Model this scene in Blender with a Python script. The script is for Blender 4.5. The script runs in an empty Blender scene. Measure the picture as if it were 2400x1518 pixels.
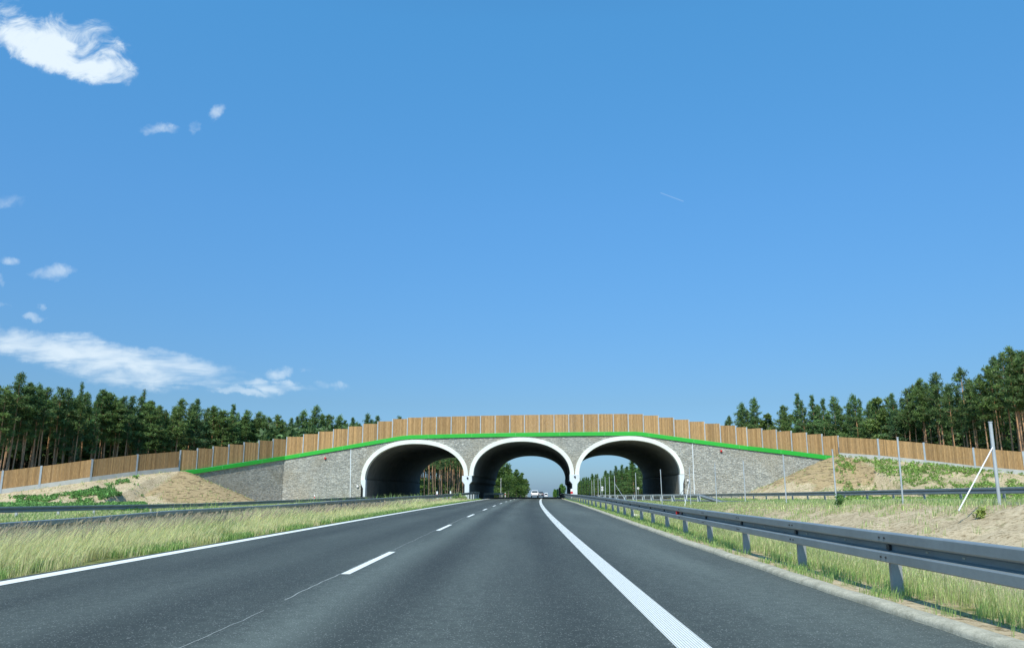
import bpy, math, random
import numpy as np
from mathutils import Vector, Matrix
R = math.radians
S = bpy.context.scene
COL = S.collection
rng = np.random.default_rng(7)
random.seed(7)

# ------------------------------------------------------------------ camera
F, CX, CY, HZ, H = 1850., 1200., 759., 1150., 1.098      # focal length etc. in photo pixels, eye height in m
PITCH = math.atan((HZ - CY) / F); YAW = 12 / math.hypot(F, HZ - CY)
cd = bpy.data.cameras.new('camera'); cam = bpy.data.objects.new('camera', cd); COL.objects.link(cam)
cam.location = (0, 0, H); cam.rotation_euler = (math.pi / 2 + PITCH, 0, YAW)
cd.sensor_width = 36; cd.lens = F / 2400 * 36; cd.clip_end = 9000; cd.clip_start = .05
S.camera = cam
# ------------------------------------------------------------------ sun and sky
SUN_EL, SUN_AZ = 50, 197          # azimuth clockwise from the direction of travel
W = bpy.data.worlds.new('World'); S.world = W; W.use_nodes = True
sd = Vector((math.sin(R(SUN_AZ)) * math.cos(R(SUN_EL)), math.cos(R(SUN_AZ)) * math.cos(R(SUN_EL)), math.sin(R(SUN_EL))))
sl = bpy.data.lights.new('sun', 'SUN'); sl.energy = 4.6; sl.angle = R(.53); sl.color = (1, .975, .87)
so = bpy.data.objects.new('sun', sl); COL.objects.link(so); so.rotation_euler = sd.to_track_quat('Z', 'Y').to_euler()
S.view_settings.view_transform = 'Standard'; S.view_settings.look = 'None'
S.view_settings.exposure = .12; S.view_settings.gamma = 1
SKY_STRENGTH = .118

# ------------------------------------------------------------------ maths
fw = np.array([-math.sin(YAW) * math.cos(PITCH), math.cos(YAW) * math.cos(PITCH), math.sin(PITCH)])
rt = np.array([math.cos(YAW), math.sin(YAW), 0.]); up = np.cross(rt, fw)
EYE = np.array([0, 0, H])
def ray(x, y): return fw * F + rt * (x - CX) - up * (y - CY)
def at(x, y, Y): d = ray(x, y); return EYE + d * (Y / d[1])
def onplane(x, y, A, B):          # hit of the sight line with the vertical plane through A and B
    d = ray(x, y); n = np.array([B[1] - A[1], A[0] - B[0]])
    t = (n[0] * A[0] + n[1] * A[1]) / (n[0] * d[0] + n[1] * d[1]); return EYE + d * t
def ip(x, xs, ys): return np.interp(x, xs, ys)
def c(y):                         # sideways drift of the road
    y = np.asarray(y, float)
    return np.where(y < 115, 1.65e-4 * y * y * np.sign(y), 1.65e-4 * 115**2 + .038 * (y - 115))
def drop(y): return np.minimum(0, H - np.asarray(y, float) * .0074)
KY, KX = [-10, 9, 17.6, 25, 45, 73, 112, 170, 400, 3000], [3.42, 3.42, 3.52, 3.7, 4.12, 4.45, 4.2, 4.0, 4.0, 4.0]
def kerb(y): return c(y) + ip(y, KY, KX)
def hsh(ix, iy, s):
    v = np.sin(ix * 127.1 + iy * 311.7 + s * 74.7) * 43758.5453; return v - np.floor(v)
def vn(x, y, s=0):
    ix = np.floor(x); iy = np.floor(y); fx = x - ix; fy = y - iy
    fx = fx * fx * (3 - 2 * fx); fy = fy * fy * (3 - 2 * fy)
    a = hsh(ix, iy, s); b = hsh(ix + 1, iy, s); d = hsh(ix, iy + 1, s); e = hsh(ix + 1, iy + 1, s)
    return (a * (1 - fx) + b * fx) * (1 - fy) + (d * (1 - fx) + e * fx) * fy
def fbm(x, y, s=0, o=4):
    r = 0; a = .5; x = np.asarray(x, float); y = np.asarray(y, float)
    for i in range(o): r = r + a * vn(x, y, s + i); x = x * 2.03; y = y * 2.03; a *= .5
    return r / (1 - .5**o)

# ------------------------------------------------------------------ materials
def new_mat(name):
    m = bpy.data.materials.new(name); m.use_nodes = True; nt = m.node_tree; nt.nodes.clear()
    o = nt.nodes.new('ShaderNodeOutputMaterial'); b = nt.nodes.new('ShaderNodeBsdfPrincipled')
    nt.links.new(b.outputs[0], o.inputs[0]); return m, nt, b
class N:
    def __init__(s, nt): s.nt = nt
    def __call__(s, t, ins=None, **kw):
        n = s.nt.nodes.new('ShaderNode' + t)
        for k, v in kw.items(): setattr(n, k, v)
        for k, v in (ins or {}).items():
            if isinstance(v, bpy.types.NodeSocket): s.nt.links.new(v, n.inputs[k])
            else: n.inputs[k].default_value = v
        return n
    def m(s, op, a, b=0., c_=0., clamp=False):
        n = s.nt.nodes.new('ShaderNodeMath'); n.operation = op; n.use_clamp = clamp
        for i, v in enumerate((a, b, c_)):
            if isinstance(v, bpy.types.NodeSocket): s.nt.links.new(v, n.inputs[i])
            else: n.inputs[i].default_value = v
        return n.outputs[0]
    def mix(s, f, a, b, mode='MIX'):
        n = s.nt.nodes.new('ShaderNodeMix'); n.data_type = 'RGBA'; n.blend_type = mode
        for i, v in ((0, f), (6, a), (7, b)):
            if isinstance(v, bpy.types.NodeSocket): s.nt.links.new(v, n.inputs[i])
            else: n.inputs[i].default_value = v if i == 0 else (*v, 1)
        return n.outputs[2]
    def noise(s, vec, scale, detail=4, rough=.55, dist=0):
        return s('TexNoise', {'Vector': vec, 'Scale': scale, 'Detail': detail, 'Roughness': rough, 'Distortion': dist}).outputs[0]
    def ramp(s, f, lo, hi):
        n = s.nt.nodes.new('ShaderNodeMapRange'); n.interpolation_type = 'SMOOTHSTEP'
        s.nt.links.new(f, n.inputs[0]); n.inputs[1].default_value = lo; n.inputs[2].default_value = hi; return n.outputs[0]
    def pos(s): return s.nt.nodes.new('ShaderNodeNewGeometry').outputs['Position']
    def scale(s, v, sc, rot=(0, 0, 0)):
        return s('Mapping', {'Vector': v, 'Scale': sc, 'Rotation': rot}).outputs[0]
    def bump(s, h, st, d=.02):
        return s('Bump', {'Height': h, 'Strength': st, 'Distance': d}).outputs[0]
def simple(name, col, rough=.6, var=.15, sc=3., metal=0., bump=0., spec=.5, stretch=(1, 1, 1)):
    m, nt, b = new_mat(name); n = N(nt); p = n.scale(n('TexCoord').outputs['Object'], stretch)
    f = n.noise(p, sc, 6); f2 = n.noise(p, sc * 9, 3)
    k = n.m('ADD', n.m('MULTIPLY', f, .7), n.m('MULTIPLY', f2, .3))
    a = tuple(x * (1 - var) for x in col); d = tuple(min(1, x * (1 + var)) for x in col)
    nt.links.new(n.mix(n.ramp(k, .3, .7), a, d), b.inputs['Base Color'])
    b.inputs['Roughness'].default_value = rough; b.inputs['Metallic'].default_value = metal
    b.inputs['Specular IOR Level'].default_value = spec
    if bump: nt.links.new(n.bump(k, bump), b.inputs['Normal'])
    return m
def attr_mat(name, rough=.8, spec=.2, trans=0., noise=0., nsc=4., stretch=(1, 1, 1), bump=0.):
    m, nt, b = new_mat(name); n = N(nt); a = n('Attribute', attribute_name='col').outputs[0]
    if noise:
        p = n.scale(n('TexCoord').outputs['Object'], stretch); f = n.ramp(n.noise(p, nsc, 5, .65), .3, .7)
        g = n('CombineColor', {'Red': f, 'Green': f, 'Blue': f}).outputs[0]
        g = n.mix(1., n.mix(1., g, (2 * noise,) * 3, 'MULTIPLY'), (1 - noise,) * 3, 'ADD')
        a = n.mix(1., a, g, 'MULTIPLY')
        if bump: nt.links.new(n.bump(f, bump), b.inputs['Normal'])
    nt.links.new(a, b.inputs['Base Color'])
    b.inputs['Roughness'].default_value = rough; b.inputs['Specular IOR Level'].default_value = spec
    if trans:
        t = n('BsdfTranslucent', {'Color': a}); mx = n('MixShader', {'Fac': trans})
        nt.links.new(b.outputs[0], mx.inputs[1]); nt.links.new(t.outputs[0], mx.inputs[2])
        o = [x for x in nt.nodes if x.type == 'OUTPUT_MATERIAL'][0]; nt.links.new(mx.outputs[0], o.inputs[0])
    return m

M = {}
M['galv'] = simple('galvanised_steel', (.23, .26, .265), .42, .12, 1.5, .25, .02)
M['galv_post'] = simple('galvanised_post', (.27, .29, .30), .5, .18, 2., .1)
M['galv_light'] = simple('bright_zinc', (.42, .45, .47), .5, .12, 2., .15)
M['white_paint'] = simple('white_concrete', (.74, .74, .67), .75, .10, .9, bump=.05)
M['pier'] = simple('pale_concrete', (.62, .66, .68), .8, .07, .7, bump=.08)
M['concrete'] = simple('plinth_concrete', (.44, .44, .41), .85, .12, 1.2, bump=.1)
M['deck'] = simple('deck_soil', (.12, .13, .06), .95, .4, .6)
M['green'] = simple('green_paint', (.026, .40, .035), .45, .06, .7)
M['red'] = simple('red_plastic', (.55, .03, .03), .4, .1)
M['dark'] = simple('dark_plastic', (.02, .022, .025), .4, .2)
M['board_green'] = simple('green_board', (.05, .22, .05), .5, .1)
M['white'] = simple('white_enamel', (.8, .8, .8), .35, .04)
M['grey_mark'] = simple('grey_mark', (.3, .3, .3), .5, .05)
M['glass'] = simple('car_glass', (.02, .03, .035), .08, .1)
M['car_silver'] = simple('silver_car_paint', (.68, .68, .68), .3, .03, metal=.2)
M['car_dark'] = simple('dark_car_paint', (.05, .055, .07), .25, .1)
M['rubber'] = simple('tyre_rubber', (.015, .015, .015), .8, .2)
M['lamp_red'] = simple('tail_lamp', (.45, .03, .02), .2, .1)
M['bark'] = None
M['wood'] = attr_mat('barrier_boards', .8, .15, 0, .22, 6., (3, 3, .35), .15)
M['needles'] = attr_mat('pine_needles', .5, .4, .38)
M['leaves'] = attr_mat('leaves', .5, .4, .3)
M['grass'] = attr_mat('grass_blades', .6, .3, .52)
M['barkm'] = attr_mat('pine_bark', .9, .1, 0, .35, 5., (3, 3, .6), .4)

# asphalt
def asphalt(name, base, wheel=True):
    m, nt, b = new_mat(name); n = N(nt); p = n.pos()
    v = n('TexVoronoi', {'Vector': p, 'Scale': 95.}, feature='F1')
    cell = n('SeparateColor', {'Color': v.outputs['Color']}).outputs[0]
    speck = n.m('MULTIPLY', n.m('GREATER_THAN', cell, .93), n.m('LESS_THAN', v.outputs['Distance'], .5))
    v2 = n('TexVoronoi', {'Vector': p, 'Scale': 38.}, feature='F1')
    c2 = n('SeparateColor', {'Color': v2.outputs['Color']}).outputs[0]
    speck2 = n.m('MULTIPLY', n.m('GREATER_THAN', c2, .965), n.m('LESS_THAN', v2.outputs['Distance'], .33))
    fine = n.noise(p, 60, 3, .7); med = n.noise(p, 7, 4, .65); big = n.noise(n.scale(p, (1, .12, 1)), .9, 4)
    k = n.m('ADD', n.m('ADD', n.m('MULTIPLY', fine, .75), n.m('MULTIPLY', med, .4)), n.m('MULTIPLY', big, .5))
    col = n.mix(n.ramp(k, .5, 1.15), tuple(x * .5 for x in base), tuple(x * 1.6 for x in base))
    if wheel:   # worn, polished bands along the wheel paths and the greyer joint beside the lane line
        sx = n('SeparateXYZ', {'Vector': p}); X = sx.outputs[0]; Y = sx.outputs[1]
        xr = n.m('SUBTRACT', X, n.m('MULTIPLY', n.m('MULTIPLY', Y, Y), 1.65e-4))
        xr = n.m('ADD', xr, n.m('MULTIPLY', n.m('SUBTRACT', med, .5), .25))
        t = None
        for x0, w, a in ((-1.95, .36, .70), (-.5, .32, .34), (.45, .3, -.26), (-1.25, .3, -.30), (-3.3, .35, -.22), (-5.1, .35, -.22), (2.8, .8, .62), (-4.2, .35, .16), (1.9, .4, .12)):
            d = n.m('DIVIDE', n.m('SUBTRACT', xr, x0), w); g = n.m('MULTIPLY', n.m('POWER', 2.718, n.m('MULTIPLY', n.m('MULTIPLY', d, d), -1.)), a)
            t = g if t is None else n.m('ADD', t, g)
        t = n.m('ADD', t, 1.)
        col = n.mix(1., col, n('CombineColor', {'Red': t, 'Green': t, 'Blue': t}).outputs[0], 'MULTIPLY')
    col = n.mix(n.m('MULTIPLY', speck, .55), col, (.38, .40, .38))
    col = n.mix(n.m('MULTIPLY', speck2, .3), col, (.42, .43, .40))
    nt.links.new(col, b.inputs['Base Color']); b.inputs['Roughness'].default_value = .78
    b.inputs['Specular IOR Level'].default_value = .35
    nt.links.new(n.bump(k, .5, .006), b.inputs['Normal']); return m
M['asphalt'] = asphalt('motorway_asphalt', (.050, .0585, .051))
M['asphalt2'] = asphalt('side_road_asphalt', (.085, .095, .09), False)
# edge line with its pattern of small studs
m, nt, b = new_mat('road_paint'); n = N(nt); p = n.pos(); sx = n('SeparateXYZ', {'Vector': p})
f = n.noise(p, 30, 4, .7); w = n.noise(p, 2.5, 3)
nt.links.new(n.mix(n.ramp(n.m('ADD', n.m('MULTIPLY', f, .7), n.m('MULTIPLY', w, .3)), .25, .6), (.60, .61, .57), (.80, .81, .76)), b.inputs['Base Color'])
b.inputs['Roughness'].default_value = .6; M['paint'] = m
m, nt, b = new_mat('profiled_road_paint'); n = N(nt); p = n.pos(); sx = n('SeparateXYZ', {'Vector': p})
u = n.m('MULTIPLY', n.m('SUBTRACT', sx.outputs[0], n.m('MULTIPLY', n.m('MULTIPLY', sx.outputs[1], sx.outputs[1]), 1.65e-4)), 44.)
vv = n.m('MULTIPLY', sx.outputs[1], 26.)
row = n.m('FLOOR', u); fu = n.m('SUBTRACT', n.m('FRACT', u), .5)
fv = n.m('SUBTRACT', n.m('FRACT', n.m('ADD', vv, n.m('MULTIPLY', row, .5))), .5)
dd = n.m('ADD', n.m('MULTIPLY', fu, fu), n.m('MULTIPLY', fv, fv)); hole = n.ramp(dd, .12, .07)
f = n.noise(p, 30, 4, .7)
base = n.mix(n.ramp(f, .3, .6), (.66, .67, .62), (.80, .81, .76))
nt.links.new(n.mix(n.m('MULTIPLY', hole, .95), base, (.12, .125, .12)), b.inputs['Base Color']); b.inputs['Roughness'].default_value = .6
M['paint_dots'] = m

# split-face stone cladding
m, nt, b = new_mat('stone_cladding'); n = N(nt); p = n('TexCoord').outputs['Object']
q = n.scale(p, (1, 1, 3.2))
wob = n.noise(q, 1.3, 3)
v = n('TexVoronoi', {'Vector': q, 'Scale': 3.3, 'Randomness': .95}, feature='F1'); cc = n('SeparateColor', {'Color': v.outputs['Color']})
ed = n('TexVoronoi', {'Vector': q, 'Scale': 3.3, 'Randomness': .95}, feature='DISTANCE_TO_EDGE').outputs['Distance']
big = n.noise(p, .22, 3); med = n.noise(q, 3.4, 5, .65); med2 = n.noise(q, .9, 4, .6)
k = n.m('ADD', n.m('ADD', n.m('MULTIPLY', cc.outputs[0], .28), n.m('MULTIPLY', med, .62)), n.m('MULTIPLY', med2, .4))
col = n.mix(n.ramp(k, .38, .92), (.26, .262, .238), (.64, .62, .545))
col = n.mix(n.m('MULTIPLY', n.ramp(big, .45, .65), .45), col, (.42, .37, .27), 'MIX')
col = n.mix(n.m('MULTIPLY', n.ramp(ed, .05, .0), .30), col, (.17, .17, .16))
nt.links.new(col, b.inputs['Base Color']); b.inputs['Roughness'].default_value = .95; b.inputs['Specular IOR Level'].default_value = .15
nt.links.new(n.bump(n.m('ADD', n.m('ADD', med, n.m('MULTIPLY', cc.outputs[0], .6)), n.m('MULTIPLY', n.ramp(ed, 0, .12), .5)), .9, .12), b.inputs['Normal'])
M['stone'] = m
# tunnel lining: formwork segments
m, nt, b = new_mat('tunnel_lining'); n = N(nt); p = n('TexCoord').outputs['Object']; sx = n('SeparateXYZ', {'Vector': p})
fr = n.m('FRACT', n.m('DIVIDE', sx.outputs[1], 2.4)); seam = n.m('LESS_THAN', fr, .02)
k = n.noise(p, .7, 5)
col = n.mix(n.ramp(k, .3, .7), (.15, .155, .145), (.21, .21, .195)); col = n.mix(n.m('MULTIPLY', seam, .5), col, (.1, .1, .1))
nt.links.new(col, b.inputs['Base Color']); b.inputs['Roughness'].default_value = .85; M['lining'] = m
# kerb
m, nt, b = new_mat('kerb_concrete'); n = N(nt); p = n.pos()
k = n.noise(p, 6, 6, .7); k2 = n.noise(p, 60, 3, .7)
nt.links.new(n.mix(n.ramp(n.m('ADD', n.m('MULTIPLY', k, .6), n.m('MULTIPLY', k2, .4)), .35, .65), (.27, .255, .19), (.50, .465, .36)), b.inputs['Base Color'])
b.inputs['Roughness'].default_value = .9; nt.links.new(n.bump(k2, .6, .01), b.inputs['Normal']); M['kerb'] = m
# soil: sand with patches of growth; attribute 'g' = how overgrown, 'f' = forest floor, 'e' = erosion mat
m, nt, b = new_mat('sandy_soil'); n = N(nt); p = n.pos()
g = n('Attribute', attribute_name='g').outputs['Fac']; ff = n('Attribute', attribute_name='f').outputs['Fac']; ee = n('Attribute', attribute_name='e').outputs['Fac']
a1 = n.noise(p, .8, 5, .65); a2 = n.noise(p, 5, 5, .7); a3 = n.noise(p, 34, 3, .7)
k = n.m('ADD', n.m('ADD', n.m('MULTIPLY', a1, .4), n.m('MULTIPLY', a2, .4)), n.m('MULTIPLY', a3, .2))
sand = n.mix(n.ramp(k, .33, .66), (.35, .27, .165), (.61, .495, .33))
litter = n.mix(n.ramp(n.noise(p, 7, 6, .78), .51, .60), (1, 1, 1), (.36, .32, .24)); sand = n.mix(.8, sand, n.mix(1., sand, litter, 'MULTIPLY'))
gr = n.mix(n.ramp(a2, .35, .65), (.10, .125, .035), (.26, .25, .10))
th = n.m('ADD', n.m('MULTIPLY', n.noise(p, 1.6, 6, .7), .75), n.m('MULTIPLY', a3, .25))
mask = n.ramp(n.m('ADD', th, n.m('SUBTRACT', g, .5)), .46, .60)
col = n.mix(mask, sand, gr)
mat_ = n.noise(n.scale(p, (.8, .8, 5)), 1.5, 5, .7)
col = n.mix(n.m('MULTIPLY', ee, .75), col, (.36, .255, .13))
col = n.mix(n.m('MULTIPLY', n.m('MULTIPLY', n.ramp(mat_, .52, .58), ee), .8), col, (.10, .075, .04))
col = n.mix(ff, col, n.mix(n.ramp(a1, .35, .65), (.035, .04, .018), (.09, .075, .04)))
nt.links.new(col, b.inputs['Base Color']); b.inputs['Roughness'].default_value = .97; b.inputs['Specular IOR Level'].default_value = .1
nt.links.new(n.bump(n.m('ADD', a2, n.m('MULTIPLY', a3, .3)), .7, .08), b.inputs['Normal']); M['soil'] = m

# ------------------------------------------------------------------ mesh helpers
def link(o, parent=None):
    COL.objects.link(o)
    if parent is not None: o.parent = parent
    return o
def empty(name, loc=(0, 0, 0)):
    o = bpy.data.objects.new(name, None); o.location = loc; o.empty_display_size = .3; return link(o)
def tag(o, label=None, cat=None, group=None, kind=None):
    for k, v in (('label', label), ('category', cat), ('group', group), ('kind', kind)):
        if v: o[k] = v
    return o
class MB:
    def __init__(s): s.v = []; s.f = []; s.c = []; s.sm = []
    def add(s, vs, fs, col=None, smooth=False):
        o = len(s.v); s.v += [tuple(map(float, x)) for x in vs]; s.f += [tuple(i + o for i in f) for f in fs]
        s.c += [col] * len(fs); s.sm += [smooth] * len(fs)
    def box(s, c0, sx, sy, sz, yaw=0, col=None):           # c0 = centre
        ca, sa = math.cos(yaw), math.sin(yaw); vs = []
        for dz in (-.5, .5):
            for dx, dy in ((-.5, -.5), (.5, -.5), (.5, .5), (-.5, .5)):
                x, y = dx * sx, dy * sy; vs.append((c0[0] + x * ca - y * sa, c0[1] + x * sa + y * ca, c0[2] + dz * sz))
        s.add(vs, [(3, 2, 1, 0), (4, 5, 6, 7), (0, 1, 5, 4), (1, 2, 6, 5), (2, 3, 7, 6), (3, 0, 4, 7)], col)
    def tube(s, a, b, r0, r1=None, n=8, col=None):
        a = Vector(a); b = Vector(b); r1 = r0 if r1 is None else r1; d = (b - a).normalized()
        x = d.orthogonal().normalized(); y = d.cross(x); vs = []
        for q, r in ((a, r0), (b, r1)):
            for i in range(n):
                t = 2 * math.pi * i / n; vs.append(q + x * (r * math.cos(t)) + y * (r * math.sin(t)))
        s.add(vs, [(i, (i + 1) % n, (i + 1) % n + n, i + n) for i in range(n)], col, True)
        s.add(vs[:n], [tuple(range(n))[::-1]], col); s.add(vs[n:], [tuple(range(n))], col)
    def sweep(s, path, prof, col=None, smooth=False, closed=False, caps=False):   # prof: list of (side, up); path: (x,y,z); side = right of path
        P = [Vector(p) for p in path]; rows = []
        for i, p in enumerate(P):
            t = (P[min(i + 1, len(P) - 1)] - P[max(i - 1, 0)]); t.z = 0; t.normalize(); r = Vector((t.y, -t.x, 0))
            rows.append([p + r * a + Vector((0, 0, b_)) for a, b_ in prof])
        k = len(prof); vs = [q for r_ in rows for q in r_]; fs = []
        for i in range(len(P) - 1):
            for j in range(k if closed else k - 1):
                j2 = (j + 1) % k; fs.append((i * k + j, i * k + j2, (i + 1) * k + j2, (i + 1) * k + j))
        s.add(vs, fs, col, smooth)
        if caps: s.add(rows[0], [tuple(range(k))], col); s.add(rows[-1], [tuple(range(k))[::-1]], col)
    def mesh(s, name, mat):
        me = bpy.data.meshes.new(name); me.from_pydata(s.v, [], s.f)
        me.polygons.foreach_set('use_smooth', s.sm)
        if any(x is not None for x in s.c):
            ca = me.color_attributes.new('col', 'FLOAT_COLOR', 'CORNER'); arr = []
            for f, cc_ in zip(s.f, s.c): arr += list((*(cc_ or (.5, .5, .5)), 1.)) * len(f)
            ca.data.foreach_set('color', arr)
        me.materials.append(mat); me.update(); return me
    def build(s, name, mat, parent=None, loc=None, fix=True):
        me = s.mesh(name, mat)
        if fix and len(s.f) < 60000:
            import bmesh; bm = bmesh.new(); bm.from_mesh(me); bmesh.ops.recalc_face_normals(bm, faces=bm.faces); bm.to_mesh(me); bm.free()
        o = bpy.data.objects.new(name, me)
        if loc is not None: o.location = loc
        return link(o, parent)
def fast_mesh(name, V, Fq, C, mat, k=None, smooth=False):      # V (n,3), Fq (m,k) faces, C (m,3) face colours
    me = bpy.data.meshes.new(name); n, (mm, k) = len(V), Fq.shape
    me.vertices.add(n); me.vertices.foreach_set('co', np.asarray(V, np.float32).ravel())
    me.loops.add(mm * k); me.loops.foreach_set('vertex_index', Fq.astype(np.int32).ravel())
    me.polygons.add(mm); me.polygons.foreach_set('loop_start', np.arange(0, mm * k, k, dtype=np.int32))
    try: me.polygons.foreach_set('loop_total', np.full(mm, k, np.int32))
    except Exception: pass
    if smooth: me.polygons.foreach_set('use_smooth', np.ones(mm, bool))
    if C is not None:
        ca = me.color_attributes.new('col', 'FLOAT_COLOR', 'CORNER')
        cc_ = np.ones((mm, k, 4), np.float32); cc_[:, :, :3] = C[:, None, :] if C.ndim == 2 else C
        ca.data.foreach_set('color', cc_.ravel())
    me.materials.append(mat); me.update(calc_edges=True); me.validate(); return me
def thing(name, label, cat, group=None, loc=(0, 0, 0)): return tag(empty(name, loc), label, cat, group)
def copy_tree(o, parent=None):
    d = o.copy(); COL.objects.link(d); d.parent = parent
    for ch in o.children: copy_tree(ch, d)
    return d

# ------------------------------------------------------------------ key lines of the place
def front_y(x): return 112 - .06 * x
FA, FB = np.array([-40, front_y(-40)]), np.array([40, front_y(40)])
AX = np.array([.045, 1., 0]); LEN = 46.
def fp(px, py): return onplane(px, py, FA, FB)
LB = fp(667, 1068); RB = fp(1753, 1045)                      # where the wings start
LE = at(418, 1104, 101.); RE = at(1988, 1073, 100.)            # wing ends
def lw(px, py): return onplane(px, py, LB, LE)
def rw(px, py): return onplane(px, py, RB, RE)
LF = [at(418, 1102, 101), at(318, 1112, 96), at(211, 1126, 91.5), at(91, 1143, 89), at(0, 1155, 87), at(-130, 1166, 84), at(-330, 1180, 80)]
RF = [at(1967, 1068.5, 100), at(2062, 1075, 96.5), at(2170, 1086, 93), at(2287, 1100, 89.5), at(2405, 1111, 86), at(2550, 1124, 82), at(2750, 1142, 77)]

# ------------------------------------------------------------------ terrain
SX = [-200, -60, -30, -27.5, -26, -25.2, -11.2, -10.4, -9.3, -7.2, -6.45, 3.3]
SZ = [-.35, -.35, -.40, -.45, -.47, -.5, -.5, -.25, -.17, -.06, -.07, -.07]
def dist_poly(x, y, poly):
    best = np.full(x.shape, 1e9); zr = np.zeros(x.shape); side = np.zeros(x.shape)
    for a, b in zip(poly[:-1], poly[1:]):
        dx, dy = b[0] - a[0], b[1] - a[1]; L2 = dx * dx + dy * dy
        t = np.clip(((x - a[0]) * dx + (y - a[1]) * dy) / L2, 0, 1)
        ex, ey = x - a[0] - t * dx, y - a[1] - t * dy; d = np.hypot(ex, ey)
        w = d < best; best = np.where(w, d, best); zr = np.where(w, a[2] + t * (b[2] - a[2]), zr)
        side = np.where(w, np.sign(dx * ey - dy * ex), side)
    return best, zr, side
def fence_x(y): return ip(y, [0, 24, 42, 54, 60, 66, 72, 78, 84, 102, 126, 400], [14.4, 14.4, 14.1, 13.4, 12.9, 11.9, 10.7, 9.7, 9.7, 10.2, 10.9, 21])
def fence_z(y): return ip(y, [0, 24, 30, 36, 48, 60, 80, 120], [.72, .72, .58, .42, .34, .10, .04, .04])
def road2(y): return ip(y, [0, 40, 55, 70, 90, 112, 160, 400], [20.5, 20.5, 20.2, 19.4, 17.6, 16.2, 18.2, 27.5])   # centre of the side road
def road2_z(y): return ip(y, [0, 35, 60, 80, 112], [.62, .62, .3, .12, .05]) + np.minimum(0, drop(y))
def terrain(x, y):
    x = np.asarray(x, float); y = np.asarray(y, float); d0 = drop(y)
    xr = x - c(y); kb = kerb(y); z = ip(xr, SX, SZ)
    # right side in absolute x
    fx = fence_x(y); fz = fence_z(y); r2 = road2(y); r2z = road2_z(y) - d0
    u = x - kb
    span = np.maximum(fx - kb, 1.5); t = np.clip(u / span, 0, 1)
    dip = -.45 * ip(y, [0, 40, 70, 90], [1, 1, .35, .0])
    zr = np.where(t < .12, .05, 0)
    prof = np.interp(t, [0, .10, .42, .62, .97, 1.0], [0, 0, 1, 1, 0, 0])
    lin = .0 + (fz - .0) * np.clip((t - .55) / .42, 0, 1)
    zr = lin + prof * dip
    tt = np.clip((x - fx) / np.maximum(r2 - 3.4 - fx, .5), 0, 1); zr = np.where(x > fx, fz + (r2z - .03 - fz) * tt, zr)
    on2 = (x > r2 - 3.4); zr = np.where(on2, r2z - .05, zr)
    out2 = np.clip((x - (r2 + 3.2)) / 3, 0, 1); zr = np.where(x > r2 + 3.2, (r2z - .05) + out2 * .05, zr)
    ins = np.clip((u - .02) / .15, 0, 1); z = np.where(u > 0, -.07 + (zr + .07) * ins, z)
    soft = ((xr < -6.5) & (xr > -11.2)) | (xr < -25.6) | ((u > .3) & (x < r2 - 3.2)) | (x > r2 + 3.2)
    n1 = (fbm(x * .5, y * .5, 3) - .5) * .35 + (fbm(x * 2.2, y * 2.2, 9) - .5) * .24
    amp = np.clip((u - .4) / 3, 0, 1) * np.clip((r2 - 4 - x) / 2, 0, 1) + np.clip((-25.8 - xr) / 4, 0, 1) + np.clip((x - r2 - 4) / 3, 0, 1)
    z = z + n1 * amp * .7
    inside = (y > front_y(x) - 1.0) & (x > -34) & (x < 36)
    for poly, sg in ((LF, -1), (RF, 1)):
        d, r, sd_ = dist_poly(x, y, poly)
        behind = (sd_ * -sg > 0)
        outer = (x < poly[0][0]) if sg < 0 else (x > poly[0][0])
        dd = np.maximum(0, d - .9); sl = np.where(behind & outer, .22, .44)
        e = (r - .08) - dd * sl + (fbm(x * .9, y * .9, 21) - .5) * np.clip(dd - .3, 0, 1.2) * .5
        e = e - .25 * np.clip(d - 5, 0, 3) * 0
        k = .35; z2 = np.maximum(z, e); z = np.where(inside, z, z2)
    return z + d0
xs = np.unique(np.concatenate([np.arange(-60, 60, .45), np.arange(3.3, 16, .22), -np.geomspace(60, 1800, 26), np.geomspace(60, 1800, 26)]))
ys = np.unique(np.concatenate([np.arange(-12, 0, 1.), np.arange(0, 60, .4), np.arange(60, 118, .55), np.arange(118, 240, 3), np.geomspace(240, 4000, 34)]))
GX, GY = np.meshgrid(xs, ys); GZ = terrain(GX, GY)
V = np.stack([GX, GY, GZ], -1).reshape(-1, 3); nx, ny = len(xs), len(ys)
ii = (np.arange(ny - 1)[:, None] * nx + np.arange(nx - 1)[None]).ravel()
me = fast_mesh('ground', V, np.stack([ii, ii + 1, ii + nx + 1, ii + nx], 1), None, M['soil'], smooth=True)
xr = GX - c(GY); u = GX - kerb(GY)
g = np.full(GX.shape, .45)
g = np.where((xr < -6.4) & (xr > -11.3), .75, g); g = np.where((xr < -25) & (xr > -31), .85, g); g = np.where(xr <= -31, .20 + .34 * fbm(GX * .12, GY * .12, 5), g)
fxx = fence_x(GY)
gv = np.interp(u, [0, .3, 1.2, 2.6, 4.5], [.30, .42, .58, .4, .14]); g = np.where(u > 0, gv, g)
g = np.where((u > 4.5) & (np.abs(GX - fxx) < 2.5), .42, g); g = np.where((GX > fxx + 1), .58, g)
near_w = np.clip((GY - 30) / 45, 0, 1); g = np.where((u > 2) & (GX < fxx + 2), g + near_w * .3, g)
g = np.where(GX > road2(GY) + 5, .36 + .22 * fbm(GX * .2, GY * .2, 15), g)
g = np.where(GY > 118, .75, g)
fo = np.where(GY > 118 - .3 * np.abs(GX) * 0, np.clip((np.abs(GX) - 30) / 8, 0, 1), 0)
fo = np.where((GY > 150), np.clip((np.abs(xr + 2) - 26) / 6, 0, 1), fo)
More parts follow.
